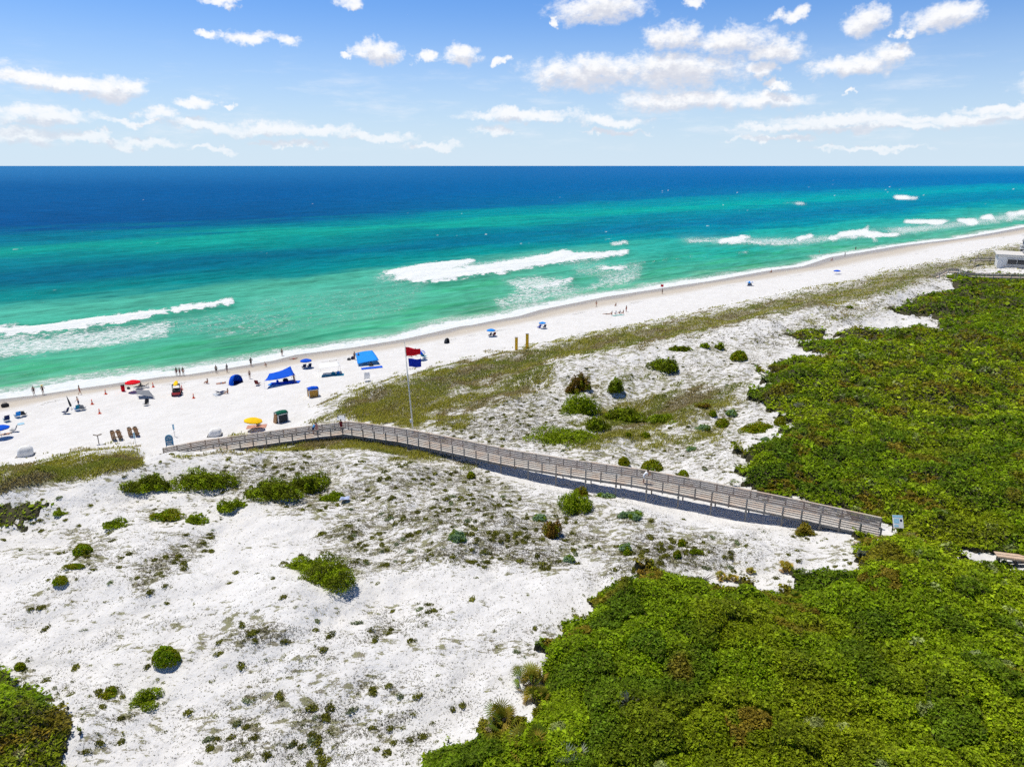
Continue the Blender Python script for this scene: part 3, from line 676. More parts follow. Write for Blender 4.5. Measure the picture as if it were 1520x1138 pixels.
# ------------------------------------------------------------------ grass and ground cover: nobody could count it
def scatter(n, az, dep, rng):
    a = np.radians(rng.uniform(az[0], az[1], n)); d = np.radians(rng.uniform(dep[0], dep[1], n)); r = CZ / np.tan(d)
    return np.sin(a) * r, np.cos(a) * r
DKP = np.array([(a[0], a[1]) for a in DK])
def on_walk(x, y, w=1.2):
    return poly_dist(DKZ, x, y)[0] < w
def grass_field():
    rng = np.random.default_rng(5)
    x, y = scatter(2100000, (-50, 45), (5.2, 30), rng)
    z = terrain(x, y); u, v = proj(x, y, z)
    g = look(M_GRASS, u, v); s, tt = st(x, y)
    cl = fbm(s / 3.5, tt / 1.6, 501, 3); cl2 = fbm(s / 1.1, tt / 0.8, 503, 2)
    d = ext(LW, s) - tt - (ext(LW, s) - ext(LV, s))
    p = np.clip(g * 1.4 + cl * 1.15 + cl2 * 0.5 * (1.1 - g) - 0.34 - 0.45 * (1 - g) , 0, 1) * (g > 0.06) * (d > -1.0)
    k = (rng.random(len(x)) < p * 0.95) & ~on_walk(x, y, 1.0)
    x, y, z, s, tt, g, d = x[k], y[k], z[k], s[k], tt[k], g[k], d[k]
    n = len(x); dist = np.sqrt(x * x + y * y + 36 ** 2)
    h = (0.17 + 0.30 * rng.random(n)) * (0.75 + 0.5 * vnoise(s / 4, tt / 4, 511)); w = np.maximum(0.05, 0.85 * dist / 707) * rng.uniform(0.6, 1.3, n)
    th = rng.uniform(0, 2 * math.pi, n); sx = np.stack([np.cos(th), np.sin(th), np.zeros(n)], -1)
    lean = np.stack([0.30 + 0.35 * rng.normal(size=n), -0.05 + 0.35 * rng.normal(size=n), np.ones(n)], -1)
    b0 = np.stack([x, y, z - 0.03], -1); tip = b0 + lean * h[:, None]; mid = b0 + lean * h[:, None] * 0.55
    V = np.stack([b0 - sx * w[:, None] * .35, b0 + sx * w[:, None] * .35, tip, mid - sx * w[:, None] * .5], 1).reshape(-1, 3)
    a = fbm(s / 18, tt / 4.5, 521, 3); b_ = fbm(s / 7, tt / 2.5, 531, 3)
    gcol = np.array((0.155, 0.165, 0.042)) + (np.array((0.215, 0.20, 0.05)) - np.array((0.155, 0.165, 0.042))) * sstep(-0.3, 0.3, a)[:, None]
    br = np.array((0.20, 0.155, 0.105))
    f = sstep(0.0, 0.36, b_ - 0.35 * a)[:, None] * 0.8
    c = (gcol * (1 - f) + br * f) * (1.3 + 1.4 * rng.random(n))[:, None]
    me = np_mesh('dune_grass', V, np.arange(4 * n).reshape(-1, 4), 4)
    vcol(me, 'tint', rep4(c)); tag(link('dune_grass', me, BLADE), 'olive and tan dune grass in a band between beach and dunes', 'grass', None, 'stuff')
    return n
print('blades', grass_field())
T_ALL = raster([(1, T_MAIN), (1, T_ISLE), (1, T_LOW), (1, T_EDGE)], 2)
def ground_cover(extra):
    rng = np.random.default_rng(6)
    x, y = scatter(1700000, (-46, 40), (5.5, 50), rng)
    z = terrain(x, y); u, v = proj(x, y, z); s, tt = st(x, y)
    d = ext(LV, s) - tt
    sp = look(M_SPARSE, u, v); li = look(M_LITTER, u, v); th = look(T_ALL, u, v); gr = look(M_GRASS, u, v)
    # plants stand in drifts and wind-drawn strings, not evenly
    rx, ry = x * 0.94 + y * 0.33, -x * 0.33 + y * 0.94
    drift = fbm(rx / 9, ry / 3.4, 601, 3); knot = fbm(rx / 2.0, ry / 0.8, 611, 3)
    p = np.clip(sp * 0.75 + 0.6 * li + drift * 0.6 * (0.35 + sp) + knot * 0.7 * (0.3 + sp) - 0.16, 0, 1) ** 1.5
    p = np.where(d < 3, 0, p) * (th < 0.3) * (1 - 0.7 * gr)
    k = (rng.random(len(x)) < p * 0.80 + 0.024 * (d > 4) * (th < 0.3)) & ~on_walk(x, y, 1.2)
    x, y, z, sp, li = x[k], y[k], z[k], sp[k], li[k]
    n0 = len(x); big = np.where(rng.random(n0) < 0.024, 0.8 * rng.random(n0) ** 2.2, 0)
    # seedlings and runners round the larger shrubs
    ex, ey = [], []
    for (bx, by, w) in extra:
        m = int(10 + 9 * w); r = w * (0.35 + 0.75 * rng.random(m) ** 1.3); a = rng.uniform(0, 2 * math.pi, m)
        ex.append(bx + r * np.cos(a) * 1.25); ey.append(by + r * np.sin(a))
    ex = np.concatenate(ex); ey = np.concatenate(ey); ke = ~on_walk(ex, ey, 1.3); ex, ey = ex[ke], ey[ke]
    x = np.concatenate([x, ex]); y = np.concatenate([y, ey]); z = terrain(x, y); li = np.concatenate([li, np.full(len(ex), .3)])
    bigx = 0.5 * rng.random(len(ex)) ** 3
    big = np.concatenate([big, bigx])
    n = len(x); dist = np.sqrt(x * x + y * y + 36 ** 2)
    rad = np.maximum(0.035 + 0.055 * rng.random(n) + 0.36 * big, 0.62 * dist / 707)
    kind = rng.random(n) - 0.3 * li + 1.2 * (big > 0.1)
    pal = np.array([(0.085, 0.068, 0.052), (0.105, 0.095, 0.055), (0.10, 0.11, 0.022), (0.155, 0.158, 0.022), (0.20, 0.235, 0.13)])
    ci = np.digitize(kind, [0.40, 0.75, 1.05, 2.09])
    base = pal[ci] * (0.8 + 0.7 * rng.random(n))[:, None]
    reps = np.where(rad > 0.22, 130, np.where(rad > 0.13, 46, np.where(rad > 0.08, 9, 5)))
    idx = np.repeat(np.arange(n), reps); m_ = len(idx)
    o = unit(rng.normal(size=(m_, 3))); o[:, 2] = np.abs(o[:, 2]) * 0.7; o *= rng.random(m_)[:, None] ** 0.3
    ang = rng.uniform(0, math.pi, n); st_ = rng.uniform(0.75, 1.5, n)
    ox = o[:, 0] * st_[idx]; oy = o[:, 1] / st_[idx]; ca, sa = np.cos(ang)[idx], np.sin(ang)[idx]
    off = np.stack([ox * ca - oy * sa, ox * sa + oy * ca, o[:, 2]], -1) * (1 + 0.35 * fbm(o[:, 0] * 2 + idx * 1.7, o[:, 1] * 2, 640, 2))[:, None]
    rr = rad[idx]
    c = np.stack([x[idx], y[idx], z[idx]], -1) + off * rr[:, None] * np.array((1.15, 1.15, 0.85))
    V, Fq = leaf_quads(c, off + np.array((0, 0, 0.35)), np.maximum(rr * 0.46, 0.05) * rng.uniform(0.6, 1.3, m_), 0.65, 0.5, rng)
    me = np_mesh('ground_cover', V, Fq, 4)
    vcol(me, 'tint', rep4(base[idx] * (0.7 + 0.6 * rng.random(m_))[:, None])); tag(link('ground_cover', me, LEAF), 'scattered tiny tufts and seedlings speckling the white dunes', 'ground cover', None, 'stuff')
    return n, m_
# ------------------------------------------------------------------ shrubs, palmettos and dead bushes one can tell apart
GROUPS = {'oak': 'green dune shrubs on the white sand', 'cushion': 'round cushion bushes on the white sand', 'blue': 'bluish green sea oxeye bushes', 'rust': 'russet brown dune shrubs', 'dead': 'grey leafless bushes at the thicket edge', 'palmetto': 'saw palmettos at the thicket edge', 'yucca': 'small yellow spiky palms on the sand'}
def tube(bm, p0, p1, r0, r1, n=6):
    p0 = Vector(p0); p1 = Vector(p1); d = (p1 - p0).normalized()
    a = d.orthogonal().normalized(); b_ = d.cross(a)
    lo = [bm.verts.new(p0 + (a * math.cos(2 * math.pi * i / n) + b_ * math.sin(2 * math.pi * i / n)) * r0) for i in range(n)]
    hi = [bm.verts.new(p1 + (a * math.cos(2 * math.pi * i / n) + b_ * math.sin(2 * math.pi * i / n)) * r1) for i in range(n)]
    for i in range(n): bm.faces.new((lo[i], lo[(i + 1) % n], hi[(i + 1) % n], hi[i]))
    bm.faces.new(list(reversed(lo))); bm.faces.new(hi)
def bm_obj(name, bm, m, parent=None, smooth=False):
    bmesh.ops.recalc_face_normals(bm, faces=bm.faces)
    me = bpy.data.meshes.new(name); bm.to_mesh(me); bm.free()
    if smooth: me.polygons.foreach_set('use_smooth', [True] * len(me.polygons))
    return link(name, me, m, parent)
def px_size(p, px):
    """metres covered by px photo pixels at the place p"""
    return px * (p.y * CP - (p.z - CZ) * SP) / F
def empty(name, loc, rz=0.0):
    o = bpy.data.objects.new(name, None); COL.objects.link(o); o.location = loc; o.rotation_euler = (0, 0, rz); o.empty_display_size = 0.3
    return o
def make_shrub(name, u, v, w, h, kind, label, seed, colour=None, cat='shrub'):
    """u, v: middle of the bush in the photo; w, h: its size there"""
    rng = np.random.default_rng(seed)
    base = ground(u, v + h * 0.36)
    W_ = px_size(base, w); H_ = max(px_size(base, h) * (0.66 if w > 1.6 * h else 0.82), 0.35)
    D_ = W_ * (0.55 if w > 1.8 * h else 0.8)
    root = empty(name, base); tag(root, label, cat, GROUPS.get(kind))
    nl = 1 if kind in ('cushion', 'blue') and w < 1.7 * h else max(4, int(4 + w / 14))
    lobes = []
    for i in range(nl):
        if nl == 1: lobes.append((0, 0, 0, W_ / 2, D_ / 2, H_ * 0.95)); break
        fx = (i + 0.5) / nl - 0.5
        lobes.append((fx * W_ * 0.72 + rng.normal() * W_ * .04, rng.normal() * D_ * 0.2, 0.0, W_ * (0.20 + 0.14 * rng.random()), D_ * (0.26 + 0.14 * rng.random()), H_ * (0.55 + 0.45 * rng.random()) * (1 - 0.9 * abs(fx) ** 1.5)))
    px_m = px_size(base, 1.48)
    ls = max(0.075, 2.0 * px_m)
    C, N, T = [], [], []
    n_all = int(np.clip(w * h * 0.46 * 6.0, 260, 9000))
    vol = np.array([l[3] * l[4] + l[3] * l[5] for l in lobes]); vol = vol / vol.sum()
    if kind == 'oak' and not colour: colour = (0.215, 0.285, 0.010) if 'dark' not in label else (0.15, 0.18, 0.010)
    key = {'oak': 'mid', 'cushion': 'olive', 'blue': 'blue', 'rust': 'rust', 'dead': 'grey'}[kind]
    for l, f in zip(lobes, vol):
        n = int(n_all * f) + 30
        o = unit(rng.normal(size=(n, 3))); o[:, 2] = np.where(o[:, 2] < -0.1, -o[:, 2], o[:, 2])
        bumpy = 1 + (0.40 if kind != 'cushion' else 0.16) * fbm(o[:, 0] * 2.6 + l[0] * 3, o[:, 1] * 2.6 + o[:, 2] * 2.2, seed, 4)
        rr = bumpy * (1 - 0.35 * rng.random(n) ** 2.2)
        p = o * rr[:, None] * np.array((l[3], l[4], l[5])) + np.array(l[:3])
        C.append(p); N.append(o / np.array((l[3], l[4], l[5])) * l[3])
        q = fbm(p[:, 0] * 2.2, p[:, 1] * 2.2 + p[:, 2] * 1.7, seed + 3, 3)
        c0 = np.array(colour) if colour else G[key]
        alt = {'oak': G['bright'], 'cushion': G['mid'], 'blue': G['mid'], 'rust': G['olive'], 'dead': G['grey'] * 1.2}[kind]
        f2 = sstep(-0.1, 0.45, q)[:, None]
        T.append((c0 * (1 - f2) + alt * f2) * (0.7 + 0.6 * rng.random(n))[:, None])
    C = np.concatenate(C); N = unit(np.concatenate(N)); T = np.concatenate(T)
    k = C[:, 2] > 0.02; C, N, T = C[k], N[k], T[k]
    if kind == 'dead':          # bare twigs fanning out from the foot
        C = C[:700]; T = T[:700]; a0 = C * 0.25 + rng.normal(size=C.shape) * .05; a0[:, 2] = np.abs(a0[:, 2]) * .4; sd_ = unit(np.cross(C - a0, rng.normal(size=C.shape))) * 0.035
        V = np.stack([a0 - sd_, a0 + sd_, C + sd_ * .4, C - sd_ * .4], 1).reshape(-1, 3); Fq = np.arange(len(V)).reshape(-1, 4)
    else: V, Fq = leaf_quads(C, N, ls * rng.uniform(0.6, 1.3, len(C)), 0.55 if kind != 'dead' else 0.16, 0.6, rng)
    me = np_mesh('foliage', V, Fq, 4); vcol(me, 'tint', rep4(T)); link('foliage', me, LEAF, root)
    bm = bmesh.new()
    for l in lobes:
        for j in range(4):
            a = rng.random() * 6.28; rr = rng.random() * 0.75
            tube(bm, (0, 0, -0.12), (l[0] + math.cos(a) * l[3] * rr, l[1] + math.sin(a) * l[4] * rr, l[5] * (0.65 + .25 * rng.random())), 0.035, 0.01, 5)
    bm_obj('stems', bm, BARK, root)
    return root
SHRUBS = [
 (220,713,66,32,'oak','low dark domed shrub on the dune crest, smaller of two beside the grass band'),
 (300,707,86,38,'oak','broad bright green shrub on the crest between domed shrub and dark sand pine'),
 (410,719,80,42,'oak','dark green wind-bent sand pine shrub below the beach end of the boardwalk'),
 (460,712,50,34,'oak','mid green clump growing against the seaward side of the dark sand pine'),
 (172,774,34,14,'oak','flat green mat on the white slope under the domed crest shrub'),
 (246,762,46,18,'cushion','flat two-toned green and rust mat below the broad crest shrub'),
 (290,768,30,20,'oak','small ragged green bush just past the two-toned mat'),
 (345,744,34,22,'oak','small green bush between the broad crest shrub and the sand pine'),
 (494,735,36,18,'oak','low green bush trailing off the sand pine towards the blue fabric scrap'),
 (247,970,40,33,'cushion','round olive cushion bush alone on the bare white slope'),
 (217,1032,38,24,'oak','loose green bush below the round olive cushion bush'),
 (162,1025,24,14,'cushion','small green cushion near the corner scrub mass'),
 (453,833,56,24,'oak','low flat green wing of the split bush on the open slope'),
 (491,841,78,52,'oak','big domed dark green bush with sand scar, middle of the open slope'),
 (124,814,28,20,'cushion','olive cushion with brown litter trailing downhill'),
 (111,838,28,12,'cushion','flat olive mat under the cushion with brown litter'),
 (90,860,22,14,'cushion','small ragged olive tuft on bare sand below the flat mat'),
 (88,760,22,10,'oak','little green tuft beside the flat scrub patch on the dune crest'),
 (30,987,16,13,'cushion','tiny olive cushion on bare sand above the corner scrub mass'),
 (679,794,26,17,'blue','neat bluish green dome on the speckled slope below the boardwalk'),
 (820,783,27,32,'rust','upright russet brown bush with dark foot below the boardwalk'),
 (852,742,46,34,'oak','green and rust bush close under the boardwalk posts'),
 (862,728,20,22,'rust','brown dead top rising out of the bush under the boardwalk posts'),
 (901,733,25,13,'blue','pale bluish bush in the shade line of the boardwalk, next to a support post'),
 (941,762,27,15,'blue','wide bluish green bush on the slope under the middle of the boardwalk'),
 (925,763,13,11,'blue','small bluish companion tucked against the wide bluish bush'),
 (929,811,19,13,'blue','pale bluish tuft above a tiny olive cushion'),
 (931,819,11,11,'cushion','tiny olive cushion at the foot of the pale bluish tuft'),
 (801,766,20,12,'blue','bluish mat beside the green and rust bush'),
 (845,828,17,11,'blue','isolated bluish tuft on clean sand above the scrub mass'),
 (699,704,13,12,'cushion','small round green cushion close under the boardwalk, alone on sand'),
 (1012,805,12,13,'cushion','small dark olive cushion in the middle of the slope beside pale litter'),
 (1005,821,12,15,'cushion','upright pair of olive cushions on white sand'),
 (1033,817,20,11,'oak','short row of green cushions beside the pale litter patch'),
 (926,684,18,17,'cushion','small dark cone bush just behind the far rail of the boardwalk'),
 (967,691,33,22,'cushion','large dark olive dome directly behind the far rail, next to the white-shirted walker'),
 (1014,702,16,12,'cushion','small dark bush behind the boardwalk, on clean sand towards the thicket'),
 (985,539,38,30,'oak','tall dark juniper bush casting a shadow on the back dune face'),
 (1096,527,26,18,'cushion','round olive bush on the pale flat behind the juniper'),
 (1010,515,30,16,'oak','dark flat bush on the back dune crest'),
 (1047,511,13,12,'oak','small dark bush on the crest, middle of three'),
 (1067,513,13,12,'oak','small dark bush on the crest, at the end of the row of three'),
 (862,566,26,34,'rust','dark brown twisted bush on the steep back dune'),
 (850,577,18,18,'rust','russet thicket at the foot of the twisted brown bush'),
 (862,599,52,36,'oak','bright green dome below the twisted brown bush'),
 (913,575,24,28,'oak','dark upright bush on the bowl rim beside the twisted bush'),
 (925,610,62,32,'oak','broad yellow-green dome with dark hollow in the dune bowl'),
 (986,618,48,18,'oak','flat bright green mat beside the yellow-green dome'),
 (1042,599,24,8,'rust','thin russet mat on the pale sand of the bowl'),
 (1058,613,12,10,'cushion','tiny olive cushion between the russet mat and the big olive pair'),
 (1072,627,22,14,'cushion','olive cushion on bare sand, smaller neighbour of the long olive bush'),
 (1124,631,52,19,'cushion','long olive bush on bare sand in front of the thicket'),
 (1158,625,18,15,'cushion','compact olive bush touching the thicket edge'),
 (1085,612,16,10,'blue','pale bluish tuft near the thicket, beside the tiny cushion'),
 (1043,632,24,12,'blue','bluish mat in front of the grey twig patch'),
 (1026,664,14,8,'blue','bright blue-green tuft on tan grass behind the boardwalk'),
 (1135,650,14,8,'blue','bluish tuft in the sand bay of the thicket'),
 (835,644,100,26,'oak','long flat bright green mat behind the boardwalk'),
 (885,628,34,24,'oak','darker green bush at the end of the long flat mat'),
 (958,645,16,10,'cushion','pair of olive dots on the tan grass flat'),
 (932,644,10,8,'cushion','single olive dot on the tan grass flat'),
 (1193,784,28,20,'rust','yellow-brown bush against the boardwalk near its landward end'),
 (1240,523,10,7,'cushion','tiny dark bush in the white strip between two scrub masses'),
 (1260,455,12,6,'oak','black-green dot on the bright sand ridge behind the thicket'),
]
EXTRA = []
for i, (u, v, w, h, k, lab) in enumerate(SHRUBS):
    g_ = ground(u, v + h * .3); EXTRA.append((g_.x, g_.y, px_size(g_, w)))
for P_ in [world_poly(p) for p in (T_MAIN, T_LOW, T_EDGE)]:      # outliers along the thicket edges
    for a, b_ in zip(P_, np.roll(P_, -1, axis=0)):
        n_ = int(np.hypot(*(b_ - a)) / 1.1)
        if n_ < 400 and np.hypot(*a) < 260:
            for q in range(n_):
                if random.random() < 0.6:
                    c_ = a + (b_ - a) * (q + random.random()) / n_; EXTRA.append((c_[0], c_[1], random.uniform(0.5, 2.0)))
print('tufts', ground_cover(EXTRA))
for i, (u, v, w, h, k, lab) in enumerate(SHRUBS):
    make_shrub('dune_shrub', u, v, w, h, k, lab, 900 + i, (0.30, 0.24, 0.03) if 'yellow-brown' in lab else None)
DEAD = [(932,1046,40,34,'large grey leafless bush sunk in the green scrub mass'),(1040,864,56,22,'grey leafless thicket on the edge of the sand below the boardwalk'),(1275,828,14,16,'pale grey bush at the corner where scrub meets the sand finger'),
        (1312,728,26,14,'grey leafless bush in the thicket above the boardwalk end'),(1190,606,24,14,'grey bush on the thicket edge facing the sand bay'),(1425,587,26,12,'grey leafless bush far inside the thicket'),(1505,534,36,10,'low silvery bush at the back of the thicket')]
for i, (u, v, w, h, lab) in enumerate(DEAD):
    r_ = make_shrub('dead_bush', u, v, w, h, 'dead', lab, 1200 + i, (0.36, 0.36, 0.37), 'bush')
    r_.location.z += 0.7

def make_palm(name, u, v, w, h, label, kind, seed, grey=False):
    rng = np.random.default_rng(seed)
    base = ground(u, v + 0.36 * h); Wm = px_size(base, w); Hm = px_size(base, h) * 0.85
    root = empty(name, base); tag(root, label, 'palm', GROUPS[kind])
    def fronds(n, lo, hi, cols, ln):
        V, Fq, T = [], [], []
        for i in range(n):
            a = rng.uniform(0, 2 * math.pi); el = rng.uniform(lo, hi)
            d = np.array((math.cos(a) * math.cos(el), math.sin(a) * math.cos(el), math.sin(el)))
            side = np.array((-math.sin(a), math.cos(a), 0)); up = np.cross(d, side)
            L = ln * rng.uniform(0.7, 1.1); o = np.array((rng.normal() * Wm * .12, rng.normal() * Wm * .12, Hm * 0.12)); hub = o + d * L * 0.5
            c = np.array(cols[rng.integers(len(cols))]) * rng.uniform(0.7, 1.25)
            def blade(p, q, wd, nrm):
                s_ = np.cross(q - p, nrm); s_ = s_ / (np.linalg.norm(s_) + 1e-9) * wd
                m_ = p + (q - p) * .55
                i0 = len(V); V.extend([p - s_ * .3, m_ - s_, q, m_ + s_]); Fq.append((i0, i0 + 1, i0 + 2, i0 + 3)); T.extend([c] * 4)
            blade(o, hub, 0.02, up)
            for j in np.linspace(-1.25, 1.25, 11):
                dd = d * math.cos(j) + side * math.sin(j) - np.array((0, 0, 0.12 + 0.1 * abs(j)))
                blade(hub, hub + dd * L * 0.62, 0.026 + 0.012 * L, up)
        me = np_mesh('fronds', np.array(V), np.array(Fq), 4); vcol(me, 'tint', np.array(T)); return me
    gcols = [(0.20, 0.22, 0.02), (0.28, 0.25, 0.03), (0.13, 0.19, 0.02), (0.33, 0.25, 0.04)] if not grey else [(0.36, 0.38, 0.32), (0.30, 0.34, 0.26)]
    if kind == 'yucca': gcols = [(0.42, 0.36, 0.06), (0.30, 0.30, 0.05), (0.50, 0.36, 0.05)]
    link('fronds', fronds(int(13 + w / 4), 0.25, 1.45, gcols, max(Wm, Hm) * 0.52), LEAF, root)
    link('dead_fronds', fronds(8, -0.15, 0.3, [(0.42, 0.28, 0.14), (0.50, 0.40, 0.26)], Wm * 0.42), LEAF, root)
    bm = bmesh.new()
    for j in range(3): tube(bm, (0, 0, -.2), (rng.normal() * .15 * Wm, rng.normal() * .15 * Wm, Hm * 0.3), 0.09, 0.06, 7)
    bm_obj('trunk', bm, BARK, root)
PALMS = [
 (744,1052,48,66,'saw palmetto with tan skirt standing on open sand off the scrub edge','palmetto',0),(785,996,52,60,'tall golden-green saw palmetto at the seaward tip of the scrub mass','palmetto',0),
 (797,1028,44,40,'short saw palmetto below the tall golden one, orange dead fronds','palmetto',0),(790,1094,66,62,'wide saw palmetto in the sand notch of the scrub edge','palmetto',0),
 (845,1128,66,44,'silvery blue saw palmetto rising from the scrub at the picture edge','palmetto',1),(1184,882,24,28,'yellow saw palmetto at the tip of the sand finger','palmetto',0),
 (1281,800,20,26,'yellow saw palmetto in front of the boardwalk rail near its landward end','palmetto',0),(908,967,26,16,'orange-brown saw palmetto buried in the scrub mass','palmetto',0),
 (1070,853,18,16,'pale yucca-like palm on white sand, first of a pair','yucca',0),(1088,855,17,17,'pale yucca-like palm on white sand, second of the pair','yucca',0),(1113,844,13,13,'tiny spiky palm on white sand above the pair','yucca',0),
 (1166,839,24,18,'golden spiky palm against the scrub edge below the boardwalk','yucca',0),(1145,718,20,24,'yellow-leaved palm in the thicket beside the boardwalk rail','palmetto',0),(890,1090,34,26,'bright yellow saw palmetto in the middle of the near scrub','palmetto',0),
 (1195,590,20,12,'golden palm on the thicket edge by the grey bush','palmetto',0),(1335,505,30,10,'row-end golden palm on the far thicket edge','palmetto',0),
]
for i, (u, v, w, h, lab, k, g) in enumerate(PALMS):
    make_palm('saw_palmetto' if k == 'palmetto' else 'spiky_palm', u, v, w, h, lab, k, 1300 + i, g)
# ------------------------------------------------------------------ builders
def box(bm, c, s, rot=None):
    c = Vector(c); hx, hy, hz = s[0] / 2, s[1] / 2, s[2] / 2
    vs = []
    for z in (-hz, hz):
        for x, y in ((-hx, -hy), (hx, -hy), (hx, hy), (-hx, hy)):
            p = Vector((x, y, z)); p = (rot @ p) if rot else p
            vs.append(bm.verts.new(c + p))
    for f in ((3, 2, 1, 0), (4, 5, 6, 7), (0, 1, 5, 4), (1, 2, 6, 5), (2, 3, 7, 6), (3, 0, 4, 7)):
        bm.faces.new([vs[i] for i in f])
def bar(bm, p0, p1, w, h):
    """a board from p0 to p1, w wide (level) and h high"""
    p0 = Vector(p0); p1 = Vector(p1); d = (p1 - p0).normalized(); s = d.cross(Vector((0, 0, 1)))
    s = Vector((1, 0, 0)) if s.length < 1e-4 else s.normalized(); n = s.cross(d)
    a = [bm.verts.new(p + s * x * w / 2 + n * y * h / 2) for p in (p0, p1) for x, y in ((-1, -1), (1, -1), (1, 1), (-1, 1))]
    for f in ((0, 1, 2, 3), (7, 6, 5, 4), (0, 4, 5, 1), (1, 5, 6, 2), (2, 6, 7, 3), (3, 7, 4, 0)): bm.faces.new([a[i] for i in f])
def lathe(bm, prof, n=16, c=(0, 0, 0), rot=None, sy=1.0):
    rings = []
    for r, z in prof:
        ring = []
        for i in range(n):
            p = Vector((max(r, 1e-3) * math.cos(2 * math.pi * i / n), sy * max(r, 1e-3) * math.sin(2 * math.pi * i / n), z))
            ring.append(bm.verts.new(Vector(c) + ((rot @ p) if rot else p)))
        rings.append(ring)
    for a, b_ in zip(rings[:-1], rings[1:]):
        for i in range(n): bm.faces.new((a[i], a[(i + 1) % n], b_[(i + 1) % n], b_[i]))
    bm.faces.new(list(reversed(rings[0]))); bm.faces.new(rings[-1])
def sheet(bm, grid, th=0.01):
    """a thin cloth from a grid of points, given a real thickness"""
    g = [[Vector(p) for p in row] for row in grid]; nr, nc = len(g), len(g[0])
    def nrm(i, j):
        a = g[min(i + 1, nr - 1)][j] - g[max(i - 1, 0)][j]; b_ = g[i][min(j + 1, nc - 1)] - g[i][max(j - 1, 0)]
        n = a.cross(b_); return n.normalized() if n.length > 1e-9 else Vector((0, 0, 1))
    A = [[bm.verts.new(g[i][j] + nrm(i, j) * th / 2) for j in range(nc)] for i in range(nr)]
    B = [[bm.verts.new(g[i][j] - nrm(i, j) * th / 2) for j in range(nc)] for i in range(nr)]
    for i in range(nr - 1):
        for j in range(nc - 1):
            bm.faces.new((A[i][j], A[i + 1][j], A[i + 1][j + 1], A[i][j + 1])); bm.faces.new((B[i][j], B[i][j + 1], B[i + 1][j + 1], B[i + 1][j]))
    rim = [(i, 0) for i in range(nr)] + [(nr - 1, j) for j in range(1, nc)] + [(i, nc - 1) for i in range(nr - 2, -1, -1)] + [(0, j) for j in range(nc - 2, 0, -1)]
    for k in range(len(rim)):
        (a, b_), (c, d) = rim[k], rim[(k + 1) % len(rim)]
        bm.faces.new((A[a][b_], B[a][b_], B[c][d], A[c][d]))
class Part:
    def __init__(s, name, m, parent, smooth=False): s.a = (name, m, parent, smooth)
    def __enter__(s): s.bm = bmesh.new(); return s.bm
    def __exit__(s, *e):
        n, m, p, sm = s.a; s.o = bm_obj(n, s.bm, m, p, sm)
def wood(name, c0, c1, scale=3.0):
    m, t, b = new_mat(name); pos = t.geo()
    n = t.noise(t.mapping(pos, scale=(1, 1, 1)), scale, 5, 0.7); n2 = t.noise(pos, 0.6, 4, 0.6); n3 = t.noise(pos, 22, 2, 0.5)
    c = t.mix(t.ss(n, 0.3, 0.7), (*c0, 1), (*c1, 1)); c = t.mix(t.math('MULTIPLY', t.ss(n2, 0.45, 0.62), 0.6), c, (c1[0] * 0.9, c1[1] * 0.72, c1[2] * 0.60, 1))
    c = t.mix(t.math('MULTIPLY', t.ss(n3, 0.55, 0.7), 0.35), c, (0.10, 0.085, 0.07, 1))
    t.set(b.inputs['Base Color'], c); b.inputs['Roughness'].default_value = 0.85; b.inputs['Specular IOR Level'].default_value = 0.15
    return m
WDECK = wood('weathered_deck_boards', (0.46, 0.43, 0.395), (0.60, 0.57, 0.53))
WRAIL = wood('weathered_rail_boards', (0.44, 0.385, 0.32), (0.62, 0.56, 0.49))
WPOST = wood('weathered_posts', (0.21, 0.21, 0.205), (0.32, 0.31, 0.29))
WFAR = wood('grey_old_boards', (0.34, 0.33, 0.32), (0.48, 0.46, 0.44))

